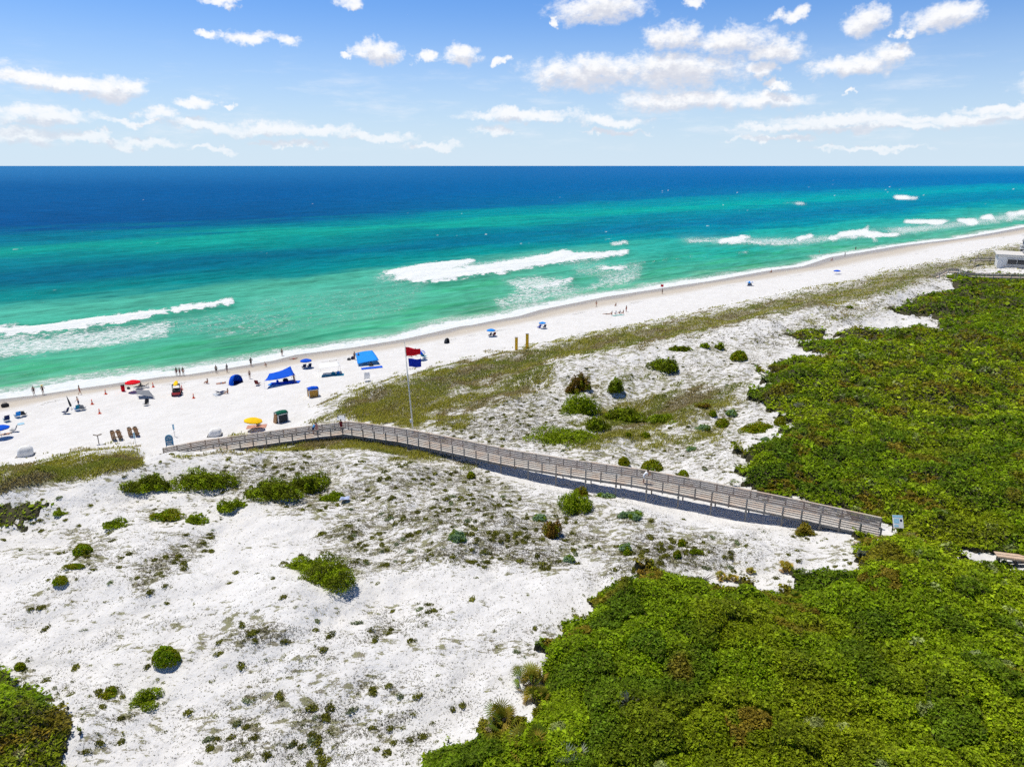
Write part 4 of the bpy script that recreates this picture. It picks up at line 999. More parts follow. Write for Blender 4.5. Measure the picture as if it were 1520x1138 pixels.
# ------------------------------------------------------------------ boardwalk
def walkway(name, pts, half, label, spacing, mats, pile_every=2, rails=(0.20, 0.43, 0.66, 0.89), board=0.15, group=None, cap=1.07):
    P_ = [Vector(p[:3]) for p in pts]
    # even spacing along the path
    L = [0.0]
    for a, b_ in zip(P_[:-1], P_[1:]): L.append(L[-1] + (b_ - a).length)
    def at(d):
        d = min(max(d, 0), L[-1]); i = max(0, min(len(P_) - 2, int(np.searchsorted(L, d, side='right')) - 1))
        f = (d - L[i]) / (L[i + 1] - L[i]); return P_[i].lerp(P_[i + 1], f)
    def side(d):
        # level normal, mitred over a metre at bends
        t_ = at(d + 0.6) - at(d - 0.6); t_.z = 0; t_.normalize(); return Vector((t_.y, -t_.x, 0))
    root = empty(name, P_[0]); tag(root, label, 'boardwalk', group); off = -P_[0]
    dm, rm, pm = mats
    n = int(L[-1] / board)
    with Part('deck', dm, root) as bm:
        for i in range(n):
            d0 = (i + 0.04) * board; d1 = (i + 0.95) * board
            a, b_ = at(d0) + off, at(d1) + off; sa, sb = side(d0), side(d1); h_ = half + 0.03 * math.sin(i * 12.9)
            v = [bm.verts.new(p + Vector((0, 0, z))) for z in (-0.045, 0) for p in (a - sa * h_, a + sa * h_, b_ + sb * h_, b_ - sb * h_)]
            for f in ((3, 2, 1, 0), (4, 5, 6, 7), (0, 1, 5, 4), (1, 2, 6, 5), (2, 3, 7, 6), (3, 0, 4, 7)): bm.faces.new([v[k] for k in f])
    nseg = max(2, int(L[-1] / spacing)); ds = [L[-1] * i / nseg for i in range(nseg + 1)]
    for sg in (1, -1):
        with Part('beam', pm, root) as bm:
            for a, b_ in zip(ds[:-1], ds[1:]): bar(bm, at(a) + off + side(a) * sg * (half - 0.04) + Vector((0, 0, -0.17)), at(b_) + off + side(b_) * sg * (half - 0.04) + Vector((0, 0, -0.17)), 0.05, 0.24)
        near_ = sg == 1 and cap == 1.07 and len(rails) == 4  # near rails take the darker wood: their shaded side put into the colour
        for hh in ((.28, .52, .76) if near_ else rails):
            with Part('rail', pm if near_ else rm, root) as bm:
                for a, b_ in zip(ds[:-1], ds[1:]):
                    e = 0.01 * random.uniform(-1, 1)
                    bar(bm, at(a) + off + side(a) * sg * (half + 0.02) + Vector((0, 0, hh + e)), at(b_) + off + side(b_) * sg * (half + 0.02) + Vector((0, 0, hh - e)), 0.04, 0.075 if near_ else 0.175)
        with Part('handrail', pm if near_ else rm, root) as bm:
            for a, b_ in zip(ds[:-1], ds[1:]):
                bar(bm, at(a) + off + side(a) * sg * (half + 0.05) + Vector((0, 0, cap)), at(b_) + off + side(b_) * sg * (half + 0.05) + Vector((0, 0, cap)), 0.14 if near_ else 0.24, 0.045)
        for i, d in enumerate(ds):
            p = at(d) + side(d) * sg * (half + 0.10); g_ = gz(p.x, p.y)
            with Part('post', pm, root) as bm:
                lo = g_ - 0.3 if i % pile_every == 0 else at(d).z - 0.32
                box(bm, (p.x + off.x, p.y + off.y, (lo + at(d).z + cap - 0.03) / 2 + off.z), (0.13, 0.13, at(d).z + cap - 0.03 - lo))
                if i % pile_every == 0 and at(d).z - g_ > 0.5:
                    box(bm, (p.x + off.x, p.y + off.y, at(d).z - 0.42 + off.z), (0.20, 0.20, 0.16))
    return root
walkway('boardwalk', DK, 1.05, 'long weathered grey wooden boardwalk with railings bending across the dunes to the beach', 1.78, (WDECK, WRAIL, WPOST))
def wpts(p): 
    o = []
    for u, v, z in p:
        x, y = unproj(u, v, z); o.append((float(x), float(y), z))
    return o
far1 = wpts([(1366,419,5.6),(1376,414.5,6.6),(1385,414,6.8),(1406,403,9.2),(1422,403.5,9.2),(1436,410,8.0),(1478,411,7.8),(1540,412,7.8)])
walkway('boardwalk', far1, 0.9, 'distant grey dune crossover with a raised hump beyond the thicket', 2.6, (WRAIL, WRAIL, WFAR), board=0.3, rails=(0.4, 0.75))
far2 = wpts([(1444,387,5.6),(1452,385.5,5.8),(1486,386,6.0)])
walkway('boardwalk', far2, 0.8, 'short distant walkway leading from the white house towards the beach', 2.8, (WFAR, WFAR, WPOST), board=0.4, rails=(0.5,))

# ------------------------------------------------------------------ distant beach house
WHITE = mat('white_paint', (0.78, 0.77, 0.75), 0.6, 0.06); GLASS = mat('dark_window', (0.03, 0.035, 0.045), 0.15, 0.2, 3, 0, 0.6)
ROOFW = mat('pale_roof', (0.66, 0.64, 0.60), 0.8, 0.08, 2); SHINGLE = mat('grey_shingle', (0.34, 0.34, 0.35), 0.9, 0.35, 1.5); BROWNWALL = mat('brown_grey_stone', (0.30, 0.26, 0.23), 0.9, 0.4, 0.8)
hb = ground(1507, 397)
hs = px_size(hb, 1.0)
house = empty('beach_house', hb, -0.52); tag(house, 'white flat-roofed beach house with a dark window at the far end of the dunes', 'house')
with Part('wall', WHITE, house) as bm:
    w_, h_ = 62 * hs, 16 * hs
    box(bm, (8 * hs, 7, h_ / 2 - 1), (w_, 13, h_ + 2))
with Part('roof', ROOFW, house) as bm: box(bm, (8 * hs, 7, h_ + 0.26), (w_ + 1.4, 14.4, 0.5))
with Part('window', GLASS, house) as bm: box(bm, (12 * hs, 0.42, h_ * 0.48), (46 * hs, 0.2, h_ * 0.5))
with Part('window_frame', ROOFW, house) as bm:
    for x in (-11, 1, 12.5, 24, 35): box(bm, (x * hs, 0.28, h_ * 0.48), (0.5 * hs, 0.14, h_ * 0.52))
    box(bm, (12 * hs, 0.28, h_ * 0.75), (47 * hs, 0.14, 0.4)); box(bm, (12 * hs, 0.28, h_ * 0.21), (47 * hs, 0.14, 0.4))
with Part('roof_unit', SHINGLE, house) as bm: box(bm, (16 * hs, 8, h_ + 0.95), (14 * hs, 4, 0.9))
with Part('balustrade', WFAR, house) as bm:
    for i in range(14): box(bm, (-14 * hs + i * 3.4 * hs, -0.9, 0.5 * hs * 2), (0.12, 0.12, 2.2 * hs))
    box(bm, (9 * hs, -0.9, 2.1 * hs), (50 * hs, 0.14, 0.14))
tb = ground(1520, 386)
tow = empty('turret_house', tb); tag(tow, 'round grey-brown turret with shingled roof and pale balcony behind the white beach house', 'tower')
with Part('wall', BROWNWALL, tow, True) as bm: lathe(bm, [(5 * hs, -2), (7.5 * hs, 4 * hs), (8 * hs, 12 * hs), (7.5 * hs, 18 * hs)], 20)
with Part('balcony', WHITE, tow) as bm:
    lathe(bm, [(9.5 * hs, 18 * hs), (9.5 * hs, 19.5 * hs)], 20)
    for i in range(16): box(bm, (9 * hs * math.cos(i * .3927), 9 * hs * math.sin(i * .3927), 21.5 * hs), (.18, .18, 4 * hs))
    lathe(bm, [(9.3 * hs, 23.6 * hs), (9.3 * hs, 24.4 * hs)], 20)
with Part('upper_wall', SHINGLE, tow, True) as bm: lathe(bm, [(6.5 * hs, 19.6 * hs), (6.5 * hs, 31 * hs)], 20)
with Part('roof', SHINGLE, tow, True) as bm: lathe(bm, [(8.5 * hs, 30.5 * hs), (8.0 * hs, 31.5 * hs), (4 * hs, 39 * hs), (0.3 * hs, 45 * hs)], 20)
# ------------------------------------------------------------------ paints and cloths
def cloth(name, rgb): return mat(name, rgb, 0.8, 0.08, 1.5, 0, 0.1)
BLUE = cloth('royal_blue_cloth', (0.005, 0.09, 0.62)); SKYB = cloth('sky_blue_cloth', (0.02, 0.27, 0.80)); NAVY = cloth('navy_cloth', (0.012, 0.025, 0.09)); TEALC = cloth('teal_cloth', (0.02, 0.22, 0.36))
RED = cloth('red_cloth', (0.72, 0.008, 0.02)); YEL = cloth('yellow_cloth', (0.92, 0.56, 0.012)); WHT = cloth('white_cloth', (0.80, 0.80, 0.79)); GRYC = cloth('grey_cloth', (0.22, 0.235, 0.26)); BLK = mat('black_plastic', (0.02, 0.02, 0.022), 0.6); CHAR = cloth('charcoal_cloth', (0.05, 0.055, 0.065))
ALU = mat('aluminium_tube', (0.62, 0.62, 0.62), 0.4, 0.05, 4, 0.3); ORANGE = mat('orange_plastic', (0.80, 0.10, 0.03), 0.5, 0.08); TAN = wood('brown_lounge_wood', (0.28, 0.155, 0.075), (0.42, 0.25, 0.13)); OCHRE = wood('ochre_box_wood', (0.50, 0.27, 0.05), (0.62, 0.36, 0.09)); GREEN = cloth('dark_green_cloth', (0.01, 0.12, 0.075))
PWHITE = mat('white_flag_pole', (0.78, 0.76, 0.70), 0.5, 0.05); SIGNB = mat('sign_blue', (0.06, 0.24, 0.42), 0.5, 0.1); SIGNL = mat('sign_light_blue', (0.35, 0.62, 0.78), 0.5, 0.08); RUB = mat('rubber', (0.025, 0.025, 0.027), 0.8); REDP = mat('red_body_paint', (0.55, 0.015, 0.03), 0.3, 0.1, 3, 0, 0.5); YPOST = wood('yellow_painted_post', (0.88, 0.50, 0.02), (0.95, 0.60, 0.04)); TOWR = cloth('rust_towel', (0.52, 0.27, 0.20)); BROWNR = cloth('maroon_cloth', (0.16, 0.03, 0.03))
SEA = 0.684
def umbrella(u, v, col, dia, label, hgt=2.1, tilt=(0, 0), alt=None):
    """u, v: foot of the pole"""
    b = ground(u, v); root = empty('beach_umbrella', b); tag(root, label, 'umbrella', 'beach umbrellas along the shore')
    rot = Matrix.Rotation(tilt[0], 3, 'X') @ Matrix.Rotation(tilt[1], 3, 'Y'); top = Vector((0, 0, hgt))
    with Part('pole', ALU, root) as bm: tube(bm, (0, 0, -0.4), top + rot @ Vector((0, 0, 0.12)), 0.024, 0.02, 8)
    R_ = dia / 2; n = 8
    def canopy(bm, sectors):
        for k in sectors:
            for j in range(3):
                a0 = 2 * math.pi * (k + j / 3) / n; a1 = 2 * math.pi * (k + (j + 1) / 3) / n
                prev = None
                for q in range(6):
                    f = q / 5
                    def pt(a, w, dz=0):
                        sag = 1 - 0.05 * f * math.sin(math.pi * w); r = R_ * f * sag
                        return bm.verts.new(top + rot @ Vector((r * math.cos(a), r * math.sin(a), -0.30 * R_ * f ** 1.8 + dz)))
                    cur = (pt(a0, j / 3), pt(a1, (j + 1) / 3), pt(a0, j / 3, -0.012), pt(a1, (j + 1) / 3, -0.012))
                    if prev:
                        bm.faces.new((prev[0], prev[1], cur[1], cur[0])); bm.faces.new((prev[2], cur[2], cur[3], prev[3]))
                    prev = cur
                def low(a, w): 
                    r = R_ * (1 - 0.05 * math.sin(math.pi * w)); return bm.verts.new(top + rot @ Vector((r * math.cos(a), r * math.sin(a), -0.30 * R_ - 0.13)))
                l0, l1 = low(a0, j / 3), low(a1, (j + 1) / 3)
                bm.faces.new((prev[0], prev[1], l1, l0)); bm.faces.new((prev[2], l0, l1, prev[3]))
    with Part('canopy', col, root) as bm: canopy(bm, range(n) if alt is None else range(0, n, 2))
    if alt is not None:
        with Part('canopy_panels', alt, root) as bm: canopy(bm, range(1, n, 2))
    with Part('ribs', ALU, root) as bm:
        for k in range(n):
            a = 2 * math.pi * k / n
            tube(bm, top + Vector((0, 0, -0.35)), top + rot @ Vector((0.6 * R_ * math.cos(a), 0.6 * R_ * math.sin(a), -0.14 * R_)), 0.008, 0.008, 5)
    return root
def beach_chair(u, v, rz, col, label, s=1.0, back=None):
    root = empty('beach_chair', ground(u, v), rz); tag(root, label, 'chair', 'low beach chairs on the sand')
    with Part('seat', col, root) as bm: sheet(bm, [[(-.28 * s, .30 * s, .30 * s), (.28 * s, .30 * s, .30 * s)], [(-.28 * s, .02, .22 * s), (.28 * s, .02, .22 * s)], [(-.28 * s, -.22 * s, .20 * s), (.28 * s, -.22 * s, .20 * s)]], .02)
    with Part('backrest', back or col, root) as bm: sheet(bm, [[(-.28 * s, -.22 * s, .20 * s), (.28 * s, -.22 * s, .20 * s)], [(-.28 * s, -.40 * s, .55 * s), (.28 * s, -.40 * s, .55 * s)], [(-.26 * s, -.52 * s, .88 * s), (.26 * s, -.52 * s, .88 * s)]], .025)
    with Part('frame', ALU, root) as bm:
        for x in (-.30 * s, .30 * s):
            tube(bm, (x, .32 * s, .31 * s), (x, -.22 * s, .19 * s), .014, .014); tube(bm, (x, -.22 * s, .19 * s), (x, -.54 * s, .90 * s), .014, .014)
            tube(bm, (x, .24 * s, -.03), (x, -.34 * s, .44 * s), .014, .014); tube(bm, (x, -.40 * s, -.03), (x, .26 * s, .42 * s), .014, .014); tube(bm, (x, .28 * s, .44 * s), (x, -.38 * s, .46 * s), .018, .018)
    return root
def lounge_chair(u, v, rz, col, label, frame=None):
    root = empty('sun_lounger', ground(u, v), rz); tag(root, label, 'sun lounger', 'loungers on the sand')
    with Part('bed', col, root) as bm: sheet(bm, [[(-.32, 1.0, .34), (.32, 1.0, .34)], [(-.32, -.15, .32), (.32, -.15, .32)]], .05)
    with Part('backrest', col, root) as bm: sheet(bm, [[(-.32, -.15, .32), (.32, -.15, .32)], [(-.32, -.72, .78), (.32, -.72, .78)]], .05)
    with Part('frame', frame or ALU, root) as bm:
        for x in (-.34, .34):
            bar(bm, (x, 1.02, .31), (x, -.62, .28), .04, .05)
            for y in (.8, -.5): box(bm, (x, y, .12), (.05, .05, .36))
            bar(bm, (x, -.5, .28), (x, -.66, .72), .03, .03)
    return root
# umbrellas with what stands under them
umbrella(199, 581, RED, 2.6, 'red beach umbrella over dark loungers, the only red one', 2.15)
umbrella(455, 546, BLUE, 2.35, 'royal blue umbrella shading two dark chairs near the wet sand', 1.9)
umbrella(3, 650, BLUE, 2.5, 'royal blue umbrella cut off by the picture edge, over a sunbather', 2.0)
umbrella(378, 638, YEL, 2.75, 'yellow umbrella over a rust towel beside the boardwalk', 1.95, (-.05, .12))
umbrella(729, 499.5, SKYB, 2.2, 'sky blue umbrella with dark chairs, nearer to the flags of two far ones', 1.9)
umbrella(805, 487.5, SKYB, 1.8, 'small sky blue umbrella between two seated groups beyond the yellow posts', 1.7)
umbrella(624, 534, BLUE, 2.5, 'blue and white striped umbrella partly behind the red flag', 2.1, (.1, .25), WHT)
umbrella(1242, 407, BLUE, 2.6, 'deep blue umbrella low on the far stretch of beach', 1.6)
umbrella(1112, 424, WHT, 2.6, 'pale umbrella with blue panels far along the beach', 1.6, (0, 0), SKYB)
lounge_chair(207, 577, SEA + .5, CHAR, 'dark lounger beneath the red umbrella'); lounge_chair(215, 575, SEA + .9, CHAR, 'dark lounger just outside the shade of the red umbrella')
beach_chair(451, 546.5, SEA, NAVY, 'dark chair at the pole side of the royal blue umbrella near the wet sand', 1.15); beach_chair(459, 545.5, SEA, NAVY, 'dark chair under the royal blue umbrella, on the far side of its pole', 1.15)
beach_chair(383, 571.5, SEA - .8, BROWNR, 'single maroon high-backed chair between the blue dome and the blue sun sail', 1.3)
beach_chair(26, 619, SEA + .3, TEALC, 'turquoise chair with navy seat beside a dark chair', 1.25, SKYB); beach_chair(36, 617, SEA - .4, CHAR, 'dark folding chair standing beside the turquoise chair', 1.15)
beach_chair(10, 625, SEA + .2, TEALC, 'teal chair behind the cut-off blue umbrella', 1.3, NAVY); beach_chair(20, 641, SEA + 1.2, GRYC, 'grey chair beside the sunbather under the cut-off umbrella', 1.2)
beach_chair(115, 609, SEA + .2, SKYB, 'light blue chair with a deep blue seat next to the closed umbrella', 1.3, TEALC); beach_chair(124, 608, SEA - .5, GRYC, 'round-backed grey chair at the end of the group by the closed umbrella', 1.2)
beach_chair(97, 614, SEA + .9, NAVY, 'navy chair loaded with a bag, first of the group by the closed umbrella', 1.25)
beach_chair(217, 602, SEA + 2.5, BLK, 'black folding chair alone between the grey sun sail and the dunes', 1.2)
beach_chair(384, 631.5, SEA - 1.3, BLK, 'black chair on the rust towel under the yellow umbrella', 1.0)
beach_chair(630, 531, SEA - 1.2, TEALC, 'teal reclined chair beside the striped umbrella behind the flags', 1.4); beach_chair(727, 499, SEA, NAVY, 'dark chair under the sky blue umbrella, pole side', 1.1); beach_chair(733, 498.2, SEA, BROWNR, 'maroon chair under the sky blue umbrella, open side', 1.1)
beach_chair(800, 487, SEA, BLUE, 'blue chair beside the small sky blue umbrella', 1.2); beach_chair(808, 486.6, SEA - .3, NAVY, 'navy chair under the small sky blue umbrella', 1.1)
beach_chair(545, 566, SEA + 2.6, WHT, 'white slatted chair alone at the dune foot below the tilted blue sail', 1.7)
lounge_chair(327, 585, SEA - 1.0, NAVY, 'navy lounger tipped low beside a sunbather below the blue dome')
# closed umbrella standing in the sand
cb = ground(107, 607); r_ = empty('closed_umbrella', cb); tag(r_, 'dark closed umbrella leaning in the sand beside the light blue chair', 'umbrella')
with Part('canopy', CHAR, r_, True) as bm: lathe(bm, [(.03, .45), (.17, .6), (.15, 1.2), (.05, 2.2), (.01, 2.35)], 10, rot=Matrix.Rotation(-.22, 3, 'Y'))
with Part('pole', ALU, r_) as bm: tube(bm, (.06, 0, -.3), (-.5, 0, 2.42), .02, .018)
# towels and ground sheets
def towel(u, v, rz, sx, sy, col, label, cat='towel'):
    b = ground(u, v); g = []
    c, s_ = math.cos(rz), math.sin(rz)
    for j in range(7):
        row = []
        for i in range(5):
            x = (i / 4 - .5) * sx; y = (j / 6 - .5) * sy; X = x * c - y * s_; Y = x * s_ + y * c
            row.append((X, Y, gz(b.x + X, b.y + Y) - b.z + .035 + .02 * vnoise(X * 3, Y * 3, 5)))
        g.append(row)
    bm = bmesh.new(); sheet(bm, g, .015); o = bm_obj('beach_towel', bm, col); o.location = b; tag(o, label, cat, 'towels on the sand'); return o
towel(381, 633, .2, 2.9, 1.7, TOWR, 'rust-coloured ground sheet under the yellow umbrella'); towel(31, 629, SEA, .9, 1.2, cloth('pale_blue_towel', (.35, .55, .68)), 'pale blue striped towel lying in front of the turquoise chair')
towel(423, 568, .12, 5.4, 1.9, BLUE, 'deep blue ground sheet under the blue sun sail'); towel(405, 570.5, .2, 1.6, 1.1, SKYB, 'small sky blue mat at the corner of the deep blue ground sheet')
towel(494, 557, .2, 4.2, 1.6, TEALC, 'teal ground sheet under the white canopy'); towel(552, 546, .3, 4.2, 1.8, BLUE, 'blue ground sheet in the shade of the tilted blue sail'); towel(322, 586, SEA, 1.0, 1.9, cloth('pale_grey_towel', (.50, .54, .60)), 'pale grey towel beside the navy lounger')
towel(328, 569, SEA + 1.3, .8, 1.7, cloth('pink_towel', (.72, .45, .38)), 'pinkish towel spread beside the blue dome'); towel(917, 468, .4, 3.2, 1.6, cloth('sea_green_towel', (.20, .42, .40)), 'sea green towel below the far seated group')

# sun sails, canopies and tents
def sail(name, pxs, heights, ground_px, col, label, cat='canopy', sag=.35, legs=True):
    """a stretched cloth over four poles; pxs: feet of the corners, in order round the cloth"""
    F_ = [ground(*p) for p in pxs]; c0 = sum(F_, Vector()) / 4; root = empty(name, c0); tag(root, label, cat, 'sun sails and canopies on the beach')
    C = [f - c0 + Vector((0, 0, h)) for f, h in zip(F_, heights)]
    n = 9; g = []
    for j in range(n):
        row = []
        for i in range(n):
            a, b_ = i / (n - 1), j / (n - 1)
            p = C[0] * (1 - a) * (1 - b_) + C[1] * a * (1 - b_) + C[2] * a * b_ + C[3] * (1 - a) * b_
            p = p + Vector((0, 0, -sag * (math.sin(math.pi * a) * .5 * (1 - .6 * math.sin(math.pi * b_)) + .5 * math.sin(math.pi * b_) * (1 - .6 * math.sin(math.pi * a)))))
            row.append(p)
        g.append(row)
    with Part('cover', col, root, True) as bm: sheet(bm, g, .015)
    if legs:
        for f, c in zip(F_, C):
            with Part('pole', ALU, root) as bm: tube(bm, f - c0 + Vector((0, 0, -.2)), c, .022, .018)
    return root
sail('sun_sail', [(393, 577), (439, 568), (433, 562), (401, 568)], [1.5, 1.6, 2.5, 1.8], None, BLUE, 'blue sun sail on slanting poles over a deep blue ground sheet', sag=.45)
sail('sun_sail', [(531, 544), (563, 541), (553, 528), (528, 531)], [.5, .9, 1.2, 1.0], None, SKYB, 'sky blue sun sail sloping to the sand, people at its seaward side', sag=-.25)
sail('sun_canopy', [(474, 560), (506, 556), (503, 550), (476, 553)], [1.75, 1.75, 1.85, 1.85], None, WHT, 'white flat canopy over a teal ground sheet near the middle of the beach', sag=.1)
sail('sun_sail', [(205, 592), (230, 592), (222, 586), (203, 587)], [.9, .35, .9, 1.2], None, GRYC, 'low grey sun sail on white poles below the red umbrella', sag=.15)
# things carried under the canopies
def duffel(u, v, s, col, label, cat='bag', name='beach_bag'):
    root = empty(name, ground(u, v), random.uniform(0, 3)); tag(root, label, cat, 'bags and coolers on the sand')
    with Part('body', col, root, True) as bm: lathe(bm, [(.30 * s, -.02), (.40 * s, .1 * s), (.38 * s, .34 * s), (.22 * s, .46 * s)], 12, sy=.62)
    with Part('handle', BLK, root) as bm:
        for k in range(6):
            a0, a1 = math.pi * k / 6, math.pi * (k + 1) / 6
            tube(bm, (.2 * s * math.cos(a0), 0, .44 * s + .16 * s * math.sin(a0)), (.2 * s * math.cos(a1), 0, .44 * s + .16 * s * math.sin(a1)), .018, .018, 5)
for a in [(424, 566, 1.3, NAVY, 'navy bag in the shade of the blue sun sail'), (412, 567, .9, BLUE, 'blue bag at the seaward edge of the blue sun sail'), (495, 556, 1.2, TEALC, 'teal bag under the white canopy'), (502, 555, 1.2, SKYB, 'bright blue bag under the white canopy'), (551, 543, 1.2, CHAR, 'black bag under the tilted sky blue sail'), (524, 533, 1.3, NAVY, 'navy bag beside two standing people by the tilted sail'), (518, 534.5, 1.0, CHAR, 'black bag lying seaward of the tilted sail'), (8, 604, 1.5, BLK, 'black bag heap alone near the wet sand at the picture edge'), (191, 577.5, .9, CHAR, 'dark bag between the red bin and the red umbrella'), (626, 528, .9, CHAR, 'dark bag under the striped umbrella')]: duffel(*a)
def dome_tent(u, v, wpx, hpx, col, label, inner=None):
    b = ground(u, v); root = empty('beach_tent', b, SEA + .6); tag(root, label, 'tent'); w = px_size(b, wpx) / 2; h = px_size(b, hpx) * .88
    with Part('shell', col, root, True) as bm:
        g = []
        for j in range(9):
            f = j / 8; row = []
            for i in range(11):
                a = math.pi * (.0 + 1.25 * i / 10) - .4; r = w * math.cos(f * math.pi / 2) ** .75
                k = 1 + .05 * math.cos(6 * a)
                row.append((max(r, .01) * k * math.cos(a), max(r, .01) * k * math.sin(a) * .8, h * math.sin(f * math.pi / 2)))
            g.append(row)
        sheet(bm, g, .02)
    with Part('floor', inner or NAVY, root) as bm: box(bm, (0, .1, .03), (w * 1.5, w * 1.1, .05))
    return root
dome_tent(351, 569, 24, 15, BLUE, 'royal blue dome beach tent standing alone near the wrack line'); dome_tent(664, 509, 11, 8.5, CHAR, 'dark dome beach tent with a pale stripe, alone beyond the flags')
dome_tent(1114, 423.5, 11, 5, GRYC, 'small grey beach tent under the pale umbrella far along the beach')

# covered rental stacks
def covered(u, v, wpx, hpx, label, rz, tilt):
    b = ground(u, v); root = empty('covered_chair_stack', b, rz); tag(root, label, 'covered stack', 'covered rental stacks on the sand'); w = px_size(b, wpx) / 2; h = px_size(b, hpx) * .8
    with Part('cover', WHT, root, True) as bm:
        rows = []
        for f, z in ((1.0, -.05), (1.0, .35 * h), (.93, .68 * h), (.62, .93 * h), (.2, h)):
            rows.append([bm.verts.new((w * f * math.copysign(abs(math.cos(a)) ** .6, math.cos(a)) + tilt * z, .8 * w * f * math.copysign(abs(math.sin(a)) ** .6, math.sin(a)), z + .03 * math.sin(5 * a))) for a in [2 * math.pi * i / 24 for i in range(24)]])
        for a, c in zip(rows[:-1], rows[1:]):
            for i in range(24): bm.faces.new((a[i], a[(i + 1) % 24], c[(i + 1) % 24], c[i]))
        bm.faces.new(rows[-1])
    with Part('pallet', WPOST, root) as bm:
        for i in range(5): box(bm, (0, (i - 2) * .36 * w, .05), (2.3 * w, .1, .1))
    return root
covered(38, 676, 20, 19, 'white tarpaulin-covered stack at the dune foot, the larger and peaked one', .3, .1); covered(319, 646, 18, 14, 'white covered stack on a pallet next to the boardwalk', .25, .15)
# stacked brown wooden loungers stood on end, each a pair of boards
def wood_rack(u, v, rz, label):
    root = empty('wooden_lounger', ground(u, v), rz); tag(root, label, 'lounger', 'brown wooden loungers stood on end')
    for sx, nm in ((-.45, 'side_frame'), (.45, 'side_frame')):
        with Part(nm, TAN, root) as bm:
            for x in (-.2, 0, .2): bar(bm, (sx + x - .12 * (1 if sx > 0 else 1), .45, -.05), (sx + x - .25 if sx > 0 else sx + x - .1, -.15, 1.55), .17, .07)
            bar(bm, (sx - .36, .05, 1.1), (sx + .2, .05, 1.1), .07, .1); bar(bm, (sx - .3, .3, .4), (sx + .26, .3, .4), .07, .1)
    with Part('cross_bar', TAN, root) as bm: bar(bm, (-.6, .3, .35), (.6, .3, .35), .1, .1); bar(bm, (-.7, -.02, 1.25), (.5, -.02, 1.25), .1, .1)
    with Part('top_cap', BLK, root) as bm:
        for x in (-.55, .25): box(bm, (x, -.17, 1.60), (.34, .2, .1))
wood_rack(175, 653, .35, 'brown wooden lounger pair beside the forked bird-house post'); wood_rack(200, 648, .35, 'brown wooden lounger pair behind the thin blue marker post')
# signs and posts
def facing(): return 0.0
bp = ground(147, 659); r_ = empty('dune_sign', bp, .3); tag(r_, 'small grey sign with two slanting boards on one post at the dune edge', 'sign')
with Part('post', WPOST, r_) as bm: box(bm, (0, 0, .6), (.1, .1, 1.6))
for sx in (-1, 1):
    with Part('board', WFAR, r_) as bm: box(bm, (sx * .30, 0, 1.42), (.52, .34, .06), Matrix.Rotation(sx * -.35, 3, 'Y') @ Matrix.Rotation(-.7, 3, 'X'))
for (u, v, h, m_, lab) in ((201.5, 660, 1.5, SIGNL, 'thin pale blue marker post with a small panel at the dune edge'), (259.5, 648, 1.6, SIGNL, 'slim pale blue paddle-shaped marker standing behind the arched blue sign')):
    r_ = empty('marker_post', ground(u, v), .2); tag(r_, lab, 'marker')
    with Part('post', ALU, r_) as bm: box(bm, (0, 0, h / 2 - .1), (.06, .05, h + .2))
    with Part('panel', m_, r_) as bm: box(bm, (0, -.04, h - .05), (.24, .03, .85))
r_ = empty('arched_sign', ground(253.5, 669), .30); tag(r_, 'arch-topped blue beach sign with white lettering on two legs at the boardwalk start', 'sign')
for x in (-.46, .46):
    with Part('leg', SIGNB, r_) as bm: box(bm, (x, 0, .9), (.09, .09, 2.2))
with Part('panel', SIGNB, r_) as bm:
    prof = [(-.45, .85), (.45, .85), (.45, 1.95)] + [(.45 * math.cos(a), 1.95 + .45 * math.sin(a)) for a in [math.pi * i / 12 for i in range(1, 12)]] + [(-.45, 1.95)]
    f_ = [bm.verts.new((x, -.03, z)) for x, z in prof]; k_ = [bm.verts.new((x, .03, z)) for x, z in prof]
    bm.faces.new(f_); bm.faces.new(list(reversed(k_)))
    for i in range(len(prof)): bm.faces.new((f_[i], k_[i], k_[(i + 1) % len(prof)], f_[(i + 1) % len(prof)]))
with Part('arch_trim', SIGNL, r_) as bm:
    for i in range(12):
        a0, a1 = math.pi * i / 12, math.pi * (i + 1) / 12
        bar(bm, (.47 * math.cos(a0), -.02, 1.95 + .47 * math.sin(a0)), (.47 * math.cos(a1), -.02, 1.95 + .47 * math.sin(a1)), .1, .05)
with Part('lettering', WHT, r_) as bm:
    for z, ws in ((2.12, (.5,)), (1.86, (.22, .34)), (1.45, (.3, .2, .14)), (1.22, (.16, .36)), (1.02, (.6,))):
        x = -sum(ws) / 2 - .03 * (len(ws) - 1)
        for w_ in ws: box(bm, (x + w_ / 2, -.036, z), (w_, .012, .09 if z < 1.9 else .06)); x += w_ + .06
sb_ = ground(507.5, 634); r_ = empty('notice_board', sb_, .05); tag(r_, 'white notice board with dark top on the bend of the boardwalk', 'sign')
for x in (-.5, .5):
    with Part('post', WPOST, r_) as bm: box(bm, (x, .06, .7), (.1, .1, 2.1))
with Part('panel', WHT, r_) as bm: box(bm, (0, -.02, 1.42), (1.15, .05, .70), Matrix.Rotation(-.70, 3, 'X'))
with Part('top_board', WPOST, r_) as bm: box(bm, (0, .36, 1.80), (1.3, .14, .07))
ip = ground(1330, 790); r_ = empty('map_sign', ip, -.1); tag(r_, 'white and blue map sign on dark legs at the landward end of the boardwalk', 'sign')
for x in (-.36, .36):
    with Part('post', BLK, r_) as bm: box(bm, (x, .05, .45), (.09, .09, 1.5))
with Part('panel', WHT, r_) as bm: box(bm, (0, 0, 1.2), (.95, .06, 1.25), Matrix.Rotation(-.6, 3, 'X'))
